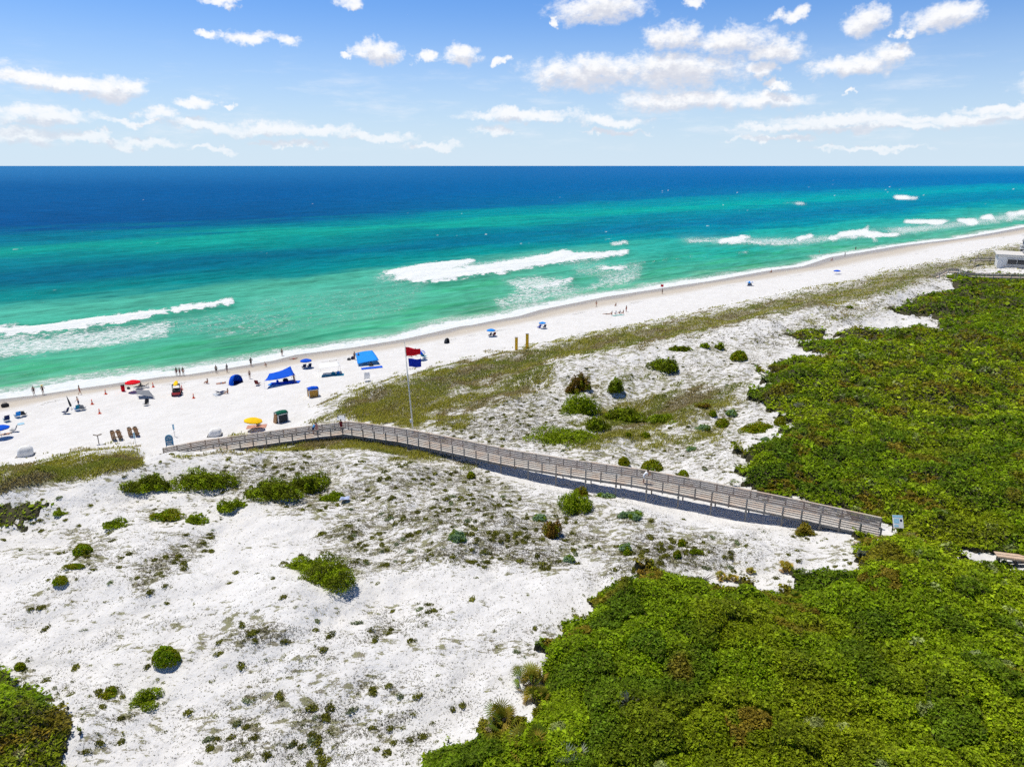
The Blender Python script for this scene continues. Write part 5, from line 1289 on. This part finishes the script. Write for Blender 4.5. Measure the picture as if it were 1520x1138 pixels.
with Part('map', SIGNL, r_) as bm:
    R0 = Matrix.Rotation(-.6, 3, 'X')
    box(bm, Vector((0, 0, 1.2)) + R0 @ Vector((0, -.036, .5)), (.93, .01, .22), R0); box(bm, Vector((0, 0, 1.2)) + R0 @ Vector((-.15, -.036, .05)), (.5, .01, .45), R0); box(bm, Vector((0, 0, 1.2)) + R0 @ Vector((-.2, -.036, -.42)), (.4, .01, .2), R0)
with Part('notice', NAVY, r_) as bm: box(bm, Vector((0, 0, 1.2)) + R0 @ Vector((.28, -.04, .12)), (.2, .012, .22), R0)
# yellow posts at the dune foot
for (u, v, h, lab) in ((766.5, 519.5, 19, 'shorter of the two thick yellow posts at the dune foot'), (782.5, 518, 23, 'taller of the two thick yellow posts at the dune foot')):
    b = ground(u, v); r_ = empty('yellow_post', b); tag(r_, lab, 'post', 'yellow posts at the dune foot'); H_ = px_size(b, h)
    with Part('shaft', YPOST, r_) as bm: box(bm, (0, 0, H_ / 2 - .2), (.62, .5, H_ + .4))
    with Part('cap', WPOST, r_) as bm: box(bm, (0, 0, H_ + .03), (.68, .56, .06))
# traffic cones
for (u, v, lab) in ((157, 585, 'orange cone seaward of the grey sun sail, nearest to the walking person'), (137, 600, 'orange cone beside the grey chair of the closed-umbrella group'), (148, 614, 'orange cone closest to the dunes, below the closed-umbrella group'), (227.5, 574.5, 'orange cone between the red umbrella and the buggy'), (270, 578.5, 'orange cone touching the far side of the buggy'), (287.5, 591, 'orange cone inland of the buggy')):
    r_ = empty('traffic_cone', ground(u, v)); tag(r_, lab, 'cone', 'orange cones on the sand')
    with Part('base', ORANGE, r_) as bm: box(bm, (0, 0, .02), (.46, .46, .06))
    with Part('cone', ORANGE, r_, True) as bm: lathe(bm, [(.17, .05), (.12, .38), (.03, .95)], 12)
    with Part('collar', WHT, r_, True) as bm: lathe(bm, [(.128, .40), (.10, .54)], 12)
r_ = empty('litter_bin', ground(183, 580.5)); tag(r_, 'red upright bin beside the red umbrella', 'bin')
with Part('drum', RED, r_, True) as bm: lathe(bm, [(.30, 0), (.32, .6), (.31, 1.1)], 14)
with Part('lid', BLK, r_, True) as bm: lathe(bm, [(.33, 1.1), (.33, 1.16), (.1, 1.24)], 14)
# tied tarpaulin boxes (storage stands)
def storage(u, v, rz, boxc, topc, label, side=None):
    root = empty('storage_box', ground(u, v), rz); tag(root, label, 'storage box', 'storage boxes at the dune foot')
    with Part('crate', boxc, root) as bm:
        for x in (-.75, .75):
            for k in range(4): box(bm, (x, 0, .16 + .3 * k), (.06, 1.2, .26))
        for y in (-.6, .6):
            for k in range(4): box(bm, (0, y, .16 + .3 * k), (1.44, .06, .26))
    with Part('frame', WHT, root) as bm:
        for x in (-.8, .8):
            for y in (-.66, .66): box(bm, (x, y, .68), (.12, .12, 1.4))
        for y in (-.66, .66): box(bm, (0, y, 1.34), (1.72, .12, .1))
    with Part('tarpaulin', topc, root, True) as bm:
        g = [[((i / 4 - .5) * 1.8, (j / 4 - .5) * 1.5, 1.42 + .35 * math.sin(math.pi * j / 4) * (.7 + .5 * math.sin(math.pi * i / 4))) for i in range(5)] for j in range(5)]; sheet(bm, g, .03)
    if side:
        with Part('door', side, root) as bm: box(bm, (-1.05, -.1, .66), (.12, .9, 1.3), Matrix.Rotation(.2, 3, 'Y'))
storage(465, 588, .5, OCHRE, BLUE, 'ochre wooden box with a blue tarpaulin lid at the dune foot'); storage(418, 625, .75, CHAR, GREEN, 'dark box with green tarpaulin and white frame near the yellow umbrella', TAN)
# lifeguard buggy
bg_ = ground(263, 585.5); r_ = empty('beach_buggy', bg_, .35); tag(r_, 'red and black beach buggy with a yellow rescue board on its roof', 'buggy')
with Part('body', REDP, r_) as bm:
    box(bm, (0, .95, .62), (1.25, .95, .42)); box(bm, (0, -.85, .62), (1.3, 1.15, .36)); box(bm, (0, .1, .38), (1.2, 2.6, .16)); box(bm, (-.62, .05, .62), (.1, .9, .4)); box(bm, (.62, .05, .62), (.1, .9, .4))
with Part('seat', BLK, r_) as bm: box(bm, (0, -.1, .72), (1.05, .5, .16)); box(bm, (0, -.34, 1.02), (1.05, .14, .55))
with Part('roll_cage', BLK, r_) as bm:
    for x in (-.6, .6):
        tube(bm, (x, .6, .8), (x, .35, 1.85), .04, .04); tube(bm, (x, -.55, .75), (x, -.5, 1.85), .04, .04); tube(bm, (x, .35, 1.85), (x, -.5, 1.85), .04, .04)
    box(bm, (0, -.07, 1.88), (1.25, .95, .05))
with Part('cargo', BLK, r_) as bm: box(bm, (0, -.95, 1.0), (1.1, .9, .38))
for x in (-.62, .62):
    for y in (.95, -.9):
        w_ = None
        with Part('wheel', RUB, r_, True) as bm: lathe(bm, [(.18, -.14), (.34, -.13), (.36, 0), (.34, .13), (.18, .14)], 16, (x * 1.08, y, .34), Matrix.Rotation(math.pi / 2, 3, 'Y'))
        rim = bmesh.new(); lathe(rim, [(.17, -.150), (.17, .150)], 12, (x * 1.08, y, .34), Matrix.Rotation(math.pi / 2, 3, 'Y')); bm_obj('rim', rim, ALU, [c for c in r_.children if c.name.startswith('wheel')][-1])
for x in (-.42, .42):
    with Part('headlight', WHT, r_) as bm: box(bm, (x, 1.44, .66), (.2, .05, .14))
with Part('rescue_board', YEL, r_, True) as bm:
    pr = []
    for j in range(13):
        f = j / 12; w_ = .36 * math.sin(math.pi * (0.06 + .88 * f)) ** .55; pr.append([(-w_, -1.35 + 2.9 * f, 2.0 + .25 * (f - .5) ** 2), (0, -1.35 + 2.9 * f, 2.03 + .25 * (f - .5) ** 2), (w_, -1.35 + 2.9 * f, 2.0 + .25 * (f - .5) ** 2)])
    sheet(bm, pr, .12)
# blue scrap of cloth on the dune, bench by the path
bm = bmesh.new(); b = ground(512, 744); sheet(bm, [[((i / 5 - .5) * 1.0, (j / 4 - .5) * .8, .25 + .25 * vnoise(i * .9, j * .9, 3)) for i in range(6)] for j in range(5)], .02); o = bm_obj('cloth_scrap', bm, cloth('faded_blue_cloth', (.45, .52, .72))); o.location = b; tag(o, 'faded blue scrap of cloth caught on the dune above the split bush', 'cloth')
WB = wood('tan_bench_boards', (0.55, 0.40, 0.28), (0.68, 0.52, 0.38))
bb = ground(1517, 836); r_ = empty('bench', bb, -.28); tag(r_, 'tan plank bench beside the sandy path in the thicket', 'bench')
for y in (-.24, .24):
    with Part('seat_plank', WB, r_) as bm: box(bm, (0, y, .62), (4.4, .40, .06))
for y in (-.30,):
    with Part('front_board', WB, r_) as bm: box(bm, (0, -.47, .52), (4.3, .05, .16))
for x in (-1.9, -.6, .7, 1.9):
    with Part('leg', BLK, r_) as bm: box(bm, (x, 0, .27), (.1, .7, .64))
# flag pole and flags
pb = ground(613.5, 641); top_px = (600.2, 508.5)
H_, dx = 11.5, -1.0
for _ in range(40):
    uu, vv_ = proj(pb.x + dx, pb.y, pb.z + H_); H_ += (vv_ - top_px[1]) * .05; dx += (top_px[0] - uu) * .05
r_ = empty('flag_pole', pb); tag(r_, 'tall white flag pole leaning slightly, beside the boardwalk bend', 'flag pole')
with Part('pole', PWHITE, r_, True) as bm: tube(bm, (0, 0, -.5), (dx, 0, H_), .105, .05, 12)
with Part('truck', ALU, r_, True) as bm: lathe(bm, [(.03, 0), (.08, .06), (.03, .14)], 10, (dx, 0, H_))
with Part('cleat_box', PWHITE, r_) as bm: box(bm, (dx * .13 - .17, -.05, H_ * .13), (.26, .22, .48))
with Part('halyard', ALU, r_) as bm: tube(bm, (dx * .12 + .12, -.06, H_ * .12), (dx * .98 + .09, 0, H_ * .98), .012, .012, 5)
def flag(name, z0, hgt, ln, col, label, droop, gap=.06, skew=0.0):
    b = pb + Vector((dx * z0 / H_ + gap, 0, z0)); bm = bmesh.new(); g = []
    for i in range(15):
        f = i / 14; row = []
        for j in range(7):
            q = j / 6; z = -hgt * q
            hx = dx / H_ * z
            row.append((hx + ln * f * (1 - .04 * q), .16 * math.sin(f * 7.5 + q * 1.2) * f ** .6, z * (1 - .22 * f * skew) - droop * f + .06 * math.sin(f * 6 + 1) * f))
        g.append(row)
    sheet(bm, g, .012); o = bm_obj(name, bm, col, smooth=True); o.location = b; tag(o, label, 'flag', 'flags on the pole')
flag('flag', H_ * .955, 1.30, 2.0, RED, 'red flag flying from the top of the white pole', .32, skew=2.0); flag('flag', H_ * .83, 1.15, 1.72, cloth('ultramarine_flag', (.012, .035, .42)), 'ultramarine flag flying below the red one', .10, .30)
# ------------------------------------------------------------------ people
POSES = {}
def base_pose():
    return dict(pelvis=(0,0,.95), spine=(0,-.01,1.10), chest=(0,0,1.30), neck=(0,0,1.47), skull=(0,.015,1.60), crown=(0,.01,1.68),
        **{k + s: (x * sg, y, z) for s, sg in (('_l', -1), ('_r', 1)) for k, (x, y, z) in dict(sh=(.175,0,1.40), el=(.235,-.02,1.13), wr=(.25,.06,.90), hip=(.09,0,.90), kn=(.10,.03,.50), an=(.105,-.02,.09), toe=(.12,.13,.035)).items()})
def pose(name, **kw):
    p = base_pose(); p.update(kw); POSES[name] = p
pose('stand'); pose('walk', kn_l=(-.10,.14,.52), an_l=(-.10,.16,.10), toe_l=(-.10,.31,.06), kn_r=(.10,-.05,.50), an_r=(.10,-.30,.16), toe_r=(.10,-.20,.04), el_l=(-.24,-.14,1.16), wr_l=(-.25,-.05,.93), el_r=(.24,.10,1.15), wr_r=(.24,.26,.98))
pose('reach', el_l=(-.36,.10,1.32), wr_l=(-.55,.22,1.36), el_r=(.25,.06,1.15), wr_r=(.24,.24,1.02), spine=(0,.02,1.10), chest=(0,.06,1.30), neck=(0,.09,1.46), skull=(0,.12,1.59), crown=(0,.12,1.67), sh_l=(-.175,.06,1.40), sh_r=(.175,.06,1.40))
pose('lean', spine=(0,.10,1.08), chest=(0,.26,1.22), neck=(0,.37,1.34), skull=(0,.42,1.45), crown=(0,.44,1.53), sh_l=(-.175,.30,1.28), sh_r=(.175,.30,1.28), el_l=(-.24,.42,1.07), wr_l=(-.20,.62,1.06), el_r=(.24,.42,1.07), wr_r=(.20,.62,1.06))
pose('hips', el_l=(-.36,-.06,1.16), wr_l=(-.20,.04,1.02), el_r=(.36,-.06,1.16), wr_r=(.20,.04,1.02))
d = -.80
pose('sit', pelvis=(0,0,.13), spine=(0,-.05,.28), chest=(0,-.07,.48), neck=(0,-.05,.65), skull=(0,-.03,.78), crown=(0,-.03,.86), sh_l=(-.175,-.06,.58), sh_r=(.175,-.06,.58), el_l=(-.24,.04,.36), wr_l=(-.18,.24,.34), el_r=(.24,.04,.36), wr_r=(.18,.24,.34), hip_l=(-.09,.04,.12), hip_r=(.09,.04,.12), kn_l=(-.12,.36,.40), kn_r=(.12,.36,.40), an_l=(-.11,.56,.07), an_r=(.11,.56,.07), toe_l=(-.12,.70,.04), toe_r=(.12,.70,.04))
pose('lie', pelvis=(0,0,.13), spine=(0,-.16,.14), chest=(0,-.36,.15), neck=(0,-.53,.16), skull=(0,-.66,.18), crown=(0,-.74,.19), sh_l=(-.175,-.46,.15), sh_r=(.175,-.46,.15), el_l=(-.30,-.24,.09), wr_l=(-.28,.0,.07), el_r=(.30,-.24,.09), wr_r=(.28,.0,.07), hip_l=(-.09,.05,.13), hip_r=(.09,.05,.13), kn_l=(-.12,.45,.16), kn_r=(.12,.45,.13), an_l=(-.13,.86,.08), an_r=(.13,.86,.08), toe_l=(-.15,.92,.18), toe_r=(.15,.92,.18))
pose('crouch', pelvis=(0,0,.42), spine=(0,.07,.56), chest=(0,.18,.72), neck=(0,.27,.86), skull=(0,.33,.97), crown=(0,.35,1.05), sh_l=(-.165,.22,.80), sh_r=(.165,.22,.80), el_l=(-.24,.34,.58), wr_l=(-.14,.48,.38), el_r=(.24,.34,.58), wr_r=(.14,.48,.38), hip_l=(-.09,.02,.40), hip_r=(.09,.02,.40), kn_l=(-.17,.34,.42), kn_r=(.17,.34,.42), an_l=(-.12,.06,.09), an_r=(.12,.06,.09), toe_l=(-.14,.21,.035), toe_r=(.14,.21,.035))
BONES = [('pelvis','spine'),('spine','chest'),('chest','neck'),('neck','skull'),('skull','crown')] + [b_ for s in ('_l', '_r') for b_ in (('chest','sh'+s),('sh'+s,'el'+s),('el'+s,'wr'+s),('pelvis','hip'+s),('hip'+s,'kn'+s),('kn'+s,'an'+s),('an'+s,'toe'+s))]
RADII = dict(pelvis=(.15,.115), spine=(.135,.10), chest=(.15,.105), neck=(.055,.055), skull=(.082,.10), crown=(.06,.07), sh=(.062,.062), el=(.043,.043), wr=(.030,.030), hip=(.095,.095), kn=(.06,.06), an=(.040,.040), toe=(.042,.028))
BODY = {}
def body_of(pname):
    if pname in BODY: return BODY[pname]
    P_ = POSES[pname]; names = list(P_); me = bpy.data.meshes.new('skeleton')
    order = ['pelvis'] + [n for n in names if n != 'pelvis']
    me.from_pydata([P_[n] for n in order], [(order.index(a), order.index(b_)) for a, b_ in BONES], [])
    o = bpy.data.objects.new('skeleton', me); COL.objects.link(o)
    sk = o.modifiers.new('s', 'SKIN'); sk.use_smooth_shade = True
    for i, n in enumerate(order):
        me.skin_vertices[0].data[i].radius = RADII[n.split('_')[0]]; me.skin_vertices[0].data[i].use_root = (i == 0)
    ss_ = o.modifiers.new('d', 'SUBSURF'); ss_.levels = 1; ss_.render_levels = 1
    dg = bpy.context.evaluated_depsgraph_get(); dg.update()
    ev = o.evaluated_get(dg); m2 = bpy.data.meshes.new_from_object(ev)
    bpy.data.objects.remove(o)
    bm = bmesh.new(); bm.from_mesh(m2)
    for f in bm.faces: f.material_index = 0
    V = lambda n: Vector(P_[n])
    # hands: palm, four fingers of different length and a thumb from the side of the palm
    for s, sg in (('_l', -1), ('_r', 1)):
        w_, e_ = V('wr' + s), V('el' + s); dr = (w_ - e_).normalized(); sd_ = Vector((0, 1, 0)) - dr * dr.y; sd_.normalize(); pn = dr.cross(sd_)
        tube(bm, w_ - dr * .01, w_ + dr * .095, .028, .036, 8)
        for k, ln in enumerate((.070, .080, .075, .058)):
            a = w_ + dr * .085 + sd_ * (.030 - .020 * k); m_ = a + dr * ln * .55; tube(bm, a, m_, .0095, .009, 6); tube(bm, m_, m_ + (dr + pn * sg * .5).normalized() * ln * .5, .009, .007, 6)
        a = w_ + dr * .03 + sd_ * .026; tube(bm, a, a + (dr * .6 + sd_).normalized() * .045, .011, .010, 6); tube(bm, a + (dr * .6 + sd_).normalized() * .043, a + (dr * .6 + sd_).normalized() * .043 + dr * .03, .010, .008, 6)
    # face: nose, ears, eyes, mouth
    up = (V('crown') - V('skull')).normalized(); c = V('skull') + up * .02
    fw = Vector((0, 1, 0)) - up * up.y; fw = fw.normalized() if pname != 'lie' else Vector((0, 0, 1)); rt = fw.cross(up)
    tube(bm, c + fw * .075 + up * .02, c + fw * .118 - up * .022, .010, .017, 6)
    for sg in (-1, 1): tube(bm, c + rt * sg * .075 + up * .025, c + rt * sg * .092 - up * .03, .018, .012, 6)
    n0 = len(bm.faces); bm.faces.ensure_lookup_table()
    for sg in (-1, 1): tube(bm, c + fw * .080 + rt * sg * .032 + up * .015, c + fw * .102 + rt * sg * .032 + up * .015, .011, .009, 6)
    tube(bm, c + fw * .09 - rt * .022 - up * .055, c + fw * .09 + rt * .022 - up * .055, .009, .009, 6)
    bm.faces.ensure_lookup_table()
    for f in bm.faces[n0:]: f.material_index = 1
    m2.clear_geometry(); bm.to_mesh(m2); bm.free()
    m2.polygons.foreach_set('use_smooth', [True] * len(m2.polygons))
    co = np.array([v.co[:] for v in m2.vertices]); nb = np.full(len(co), -1); best = np.full(len(co), 9.0); tt_ = np.zeros(len(co))
    for k, (a, b_) in enumerate(BONES):
        A, B = np.array(P_[a]), np.array(P_[b_]); AB = B - A; q = np.clip(((co - A) @ AB) / (AB @ AB), 0, 1); dd = np.linalg.norm(co - A - q[:, None] * AB, axis=1)
        k_ = dd < best; best = np.where(k_, dd, best); nb = np.where(k_, k, nb); tt_ = np.where(k_, q, tt_)
    BODY[pname] = (m2, nb, tt_, c, up, fw, rt); return BODY[pname]
def bone_set(kind):
    s = {}
    for k, (a, b_) in enumerate(BONES):
        key = (a.split('_')[0], b_.split('_')[0])
        full = {'shorts': {('pelvis','spine'): (0, .45), ('pelvis','hip'): (0, 1), ('hip','kn'): (0, .75)}, 'trunks': {('pelvis','spine'): (0, .35), ('pelvis','hip'): (0, 1), ('hip','kn'): (0, .35)},
                'swimsuit': {('pelvis','spine'): (0, 1), ('spine','chest'): (0, 1), ('chest','neck'): (0, .25), ('pelvis','hip'): (0, 1), ('hip','kn'): (0, .12)},
                'shirt': {('pelvis','spine'): (.2, 1), ('spine','chest'): (0, 1), ('chest','neck'): (0, .6), ('chest','sh'): (0, 1), ('sh','el'): (0, .7)},
                'bikini_top': {('spine','chest'): (.6, 1), ('chest','neck'): (0, .12)}}[kind]
        if key in full: s[k] = full[key]
    return s
SKINS = [mat('skin_light', (.62, .36, .25), .55, .06), mat('skin_tan', (.42, .21, .125), .55, .06), mat('skin_brown', (.20, .095, .055), .55, .06)]
HAIRS = {'dark': mat('dark_hair', (.03, .02, .015), .6), 'brown': mat('brown_hair', (.11, .06, .03), .6), 'blond': mat('blond_hair', (.50, .34, .14), .6)}
FACE = mat('eyes_and_lips', (.10, .04, .035), .4)
CL = {k: cloth('person_' + k, v) for k, v in dict(black=(.015, .015, .018), navy=(.015, .025, .10), red=(.55, .03, .04), maroon=(.22, .02, .03), white=(.80, .82, .86), blue=(.08, .30, .60), pink=(.75, .34, .30), grey=(.20, .21, .23), yellow=(.75, .55, .10), green=(.05, .22, .15), orange=(.70, .20, .05)).items()}
def person(u, v, rz, pname, skin, hair, clothes, label, h=1.0, z=None, hat=None):
    m0, nb, q, c, up, fw, rt = body_of(pname)
    b = ground(u, v)
    if z is not None: x, y = unproj(u, v, z); b = Vector((float(x), float(y), z))
    me = m0.copy(); me.name = 'person'; me.materials.clear()
    o = link('person', me, [SKINS[skin], FACE]); o.location = b; o.rotation_euler = (0, 0, rz); o.scale = (h, h, h); tag(o, label, 'person', 'people on the beach and boardwalk')
    nrm = [vv.normal.copy() for vv in m0.vertices]
    for kind, col in clothes:
        bs = bone_set(kind); okv = np.array([(nb[i] in bs and bs[nb[i]][0] <= q[i] <= bs[nb[i]][1]) for i in range(len(nb))])
        bm = bmesh.new(); vm_ = {}
        for f in m0.polygons:
            if f.material_index == 0 and okv[list(f.vertices)].sum() >= len(f.vertices) - 1:
                vs = []
                for i in f.vertices:
                    if i not in vm_: vm_[i] = bm.verts.new(m0.vertices[i].co + nrm[i] * (.016 if kind in ('shorts', 'shirt') else .008))
                    vs.append(vm_[i])
                try: bm.faces.new(vs)
                except ValueError: pass
        bm_obj(kind, bm, CL[col], o, True)
    with Part('hair', HAIRS[hair], o, True) as bm:
        M = Matrix((rt, fw, up)).transposed()
        lathe(bm, [(.092, -.05), (.104, 0), (.102, .05), (.075, .10), (.03, .125)], 12, c - fw * .022 + up * .01, M)
    if hat:
        with Part('hat', CL[hat], o, True) as bm:
            lathe(bm, [(.24, .045), (.24, .055), (.11, .065), (.10, .15), (.03, .165)], 14, c + up * .01, Matrix((rt, fw, up)).transposed())
    return o
S = SEA
PEOPLE = [
 (51,586.5,S,'stand',1,'dark',[('swimsuit','black')],'bare-headed person in a black swimsuit, one of a pair at the water edge',1.02,None,None),
 (64.5,585.5,S+.3,'hips',1,'brown',[('swimsuit','black')],'person in black with a straw hat, second of the pair at the water edge',1.04,None,'yellow'),
 (119,585.5,S-1.6,'walk',1,'dark',[('trunks','red')],'person in red trunks walking along the wet sand',1.02,None,None),
 (117.5,603,S+1.9,'reach',0,'brown',[('shorts','navy')],'person in navy shorts reaching out towards the closed umbrella',1.02,None,None),
 (262.5,557.5,S+.2,'stand',2,'dark',[('trunks','maroon')],'person in maroon trunks, first of three standing close at the water edge',1.0,None,None),(267.5,557.8,S-.1,'hips',2,'dark',[('swimsuit','maroon')],'person in a maroon swimsuit, middle of three standing close at the water edge',.97,None,None),(272.5,557,S-.5,'stand',2,'brown',[('trunks','orange')],'person in orange trunks, last of three standing close at the water edge',1.0,None,None),
 (321.5,554,S-.3,'stand',2,'dark',[('shorts','black')],'slim person in black shorts standing on wet sand seaward of the blue dome',1.0,None,None),(337.5,552.5,S+.5,'stand',1,'dark',[('shirt','grey'),('shorts','grey')],'person in grey clothes on wet sand seaward of the blue dome',1.02,None,None),
 (373,543.5,S+.2,'hips',1,'dark',[('shirt','black'),('shorts','black')],'person all in black at the swash edge, hands on hips',1.08,None,None),(396,544,S+1.2,'crouch',0,'blond',[('trunks','yellow')],'child crouching in the sand with yellow trunks',.95,None,None),
 (419,528,S-.3,'stand',1,'dark',[('swimsuit','black')],'person in a black swimsuit standing ankle deep in the swash',1.0,None,None),(436,533,S+1.4,'lie',1,'dark',[('trunks','red')],'person lying on wet sand near the royal blue umbrella',1.0,None,None),
 (371,562,S-.4,'stand',1,'brown',[('bikini_top','red'),('trunks','black')],'person in a red top standing between the blue dome and the sun sail',.98,None,None),(308,569,S+.8,'sit',1,'dark',[('trunks','red')],'person sitting on the bare sand between the buggy and the blue dome',1.05,None,None),
 (338,583.5,S+1.8,'sit',1,'dark',[('trunks','maroon')],'person sitting beside the navy lounger below the blue dome',1.0,None,None),(328.5,569,S+1.3,'lie',0,'brown',[('trunks','blue')],'person lying on the pinkish towel beside the blue dome',1.0,None,None),
 (437,567,S+2.2,'reach',1,'dark',[('trunks','navy')],'person stretching an arm at the landward pole of the blue sun sail',1.0,None,None),
 (526.5,534,S,'stand',1,'dark',[('trunks','navy')],'taller of two people standing seaward of the tilted blue sail',1.05,None,None),(532.5,534.5,S-.4,'stand',1,'brown',[('trunks','pink')],'shorter of two people standing seaward of the tilted blue sail',.95,None,None),
 (617,528.5,S+2.5,'stand',1,'dark',[('trunks','navy')],'person standing behind the red flag beside the striped umbrella',1.0,None,None),(611,529.5,S+1.0,'sit',0,'blond',[('trunks','pink')],'person sitting on the sand behind the red flag',1.0,None,None),
 (8,645,S+1.5,'lie',0,'brown',[('trunks','navy')],'sunbather lying under the cut-off blue umbrella',1.05,None,None),(209,574,S+.6,'sit',1,'dark',[('shirt','black')],'person in black sitting in the shade of the red umbrella',1.0,None,None),
 (885,455.5,S+1.4,'walk',1,'dark',[('trunks','red')],'person in red walking on the wet sand above the far seated group',1.05,None,None),(914,454,S+1.8,'sit',1,'dark',[('trunks','maroon')],'person sitting alone on the wrack line above the far seated group',1.0,None,None),
 (929.5,463,S,'stand',1,'dark',[('trunks','red')],'only standing person of the far seated group',1.05,None,None),(900,466.5,S+.6,'lie',1,'brown',[('trunks','green')],'person lying at the seaward end of the far seated group',1.1,None,None),(908,467,S+.2,'sit',1,'dark',[('trunks','red')],'person in red trunks sitting in the far group',1.1,None,None),(914,466.5,S-.3,'sit',0,'dark',[('shirt','white')],'person in a white shirt sitting in the far group',1.1,None,None),(920,465.5,S+.4,'sit',1,'dark',[('shirt','navy')],'person in a navy shirt sitting in the far group',1.1,None,None),(925,465.5,S+1.,'sit',1,'brown',[('trunks','pink')],'person in pink trunks sitting beside the standing one of the far group',1.1,None,None),
 (983,436.5,S+.3,'stand',1,'dark',[('shorts','black')],'person holding up a red flag at the far water edge',1.08,None,None),(1145,404.5,S+1.2,'sit',1,'dark',[('trunks','red')],'person sitting on the far wet sand beyond the pale umbrella',1.2,None,None),
 (1235,387,S+.6,'sit',1,'dark',[('shirt','red')],'person in a red shirt sitting at the edge of the far tidal pool',1.25,None,None),(1254,380.5,S,'stand',2,'dark',[('shorts','black')],'person standing in the far shallow pool, landward of another',1.1,None,None),(1270,371,S-.5,'stand',2,'dark',[('swimsuit','black')],'most distant person, standing in the far shallows',1.15,None,None),(1216,375,S+.4,'stand',1,'dark',[('trunks','red')],'person wading in the far water above the deep blue umbrella',1.0,None,None),
 (733,498.5,S,'sit',1,'dark',[('shirt','maroon')],'person in a maroon shirt under the sky blue umbrella beyond the flags',1.05,None,None),(801,486.5,S,'sit',1,'dark',[('shirt','navy')],'person in a navy shirt beside the small sky blue umbrella',1.05,None,None),
 (465.5,644.5,S-1.3,'lean',1,'dark',[('shirt','blue'),('shorts','navy')],'person in a blue shirt on the boardwalk ramp',1.0,4.45,None),(470.5,643.5,S-1.1,'stand',0,'dark',[('shirt','pink'),('shorts','pink')],'person in pink on the boardwalk ramp, beside the blue shirt',1.0,4.5,None),(507,640,S-1.0,'stand',1,'dark',[('shirt','maroon'),('shorts','maroon')],'person in maroon on the bend of the boardwalk under the notice board',1.02,5.0,None),
 (955,717,-1.6,'lean',1,'dark',[('shirt','white'),('shorts','white')],'person in white leaning over the rail of the boardwalk',1.05,5.87,None),
]
for a in PEOPLE: person(*a[:11])
fb_ = ground(982, 436.5); r_ = empty('hand_flag', fb_); tag(r_, 'red square flag on a staff held at the far water edge', 'flag')
with Part('staff', ALU, r_) as bm: tube(bm, (.25, 0, .9), (-.1, 0, 3.0), .02, .02)
with Part('cloth', RED, r_) as bm: sheet(bm, [[(-.45 + .9 * i / 4, .06 * math.sin(i * 1.3), 2.35 + .75 * j / 3) for i in range(5)] for j in range(4)], .015)
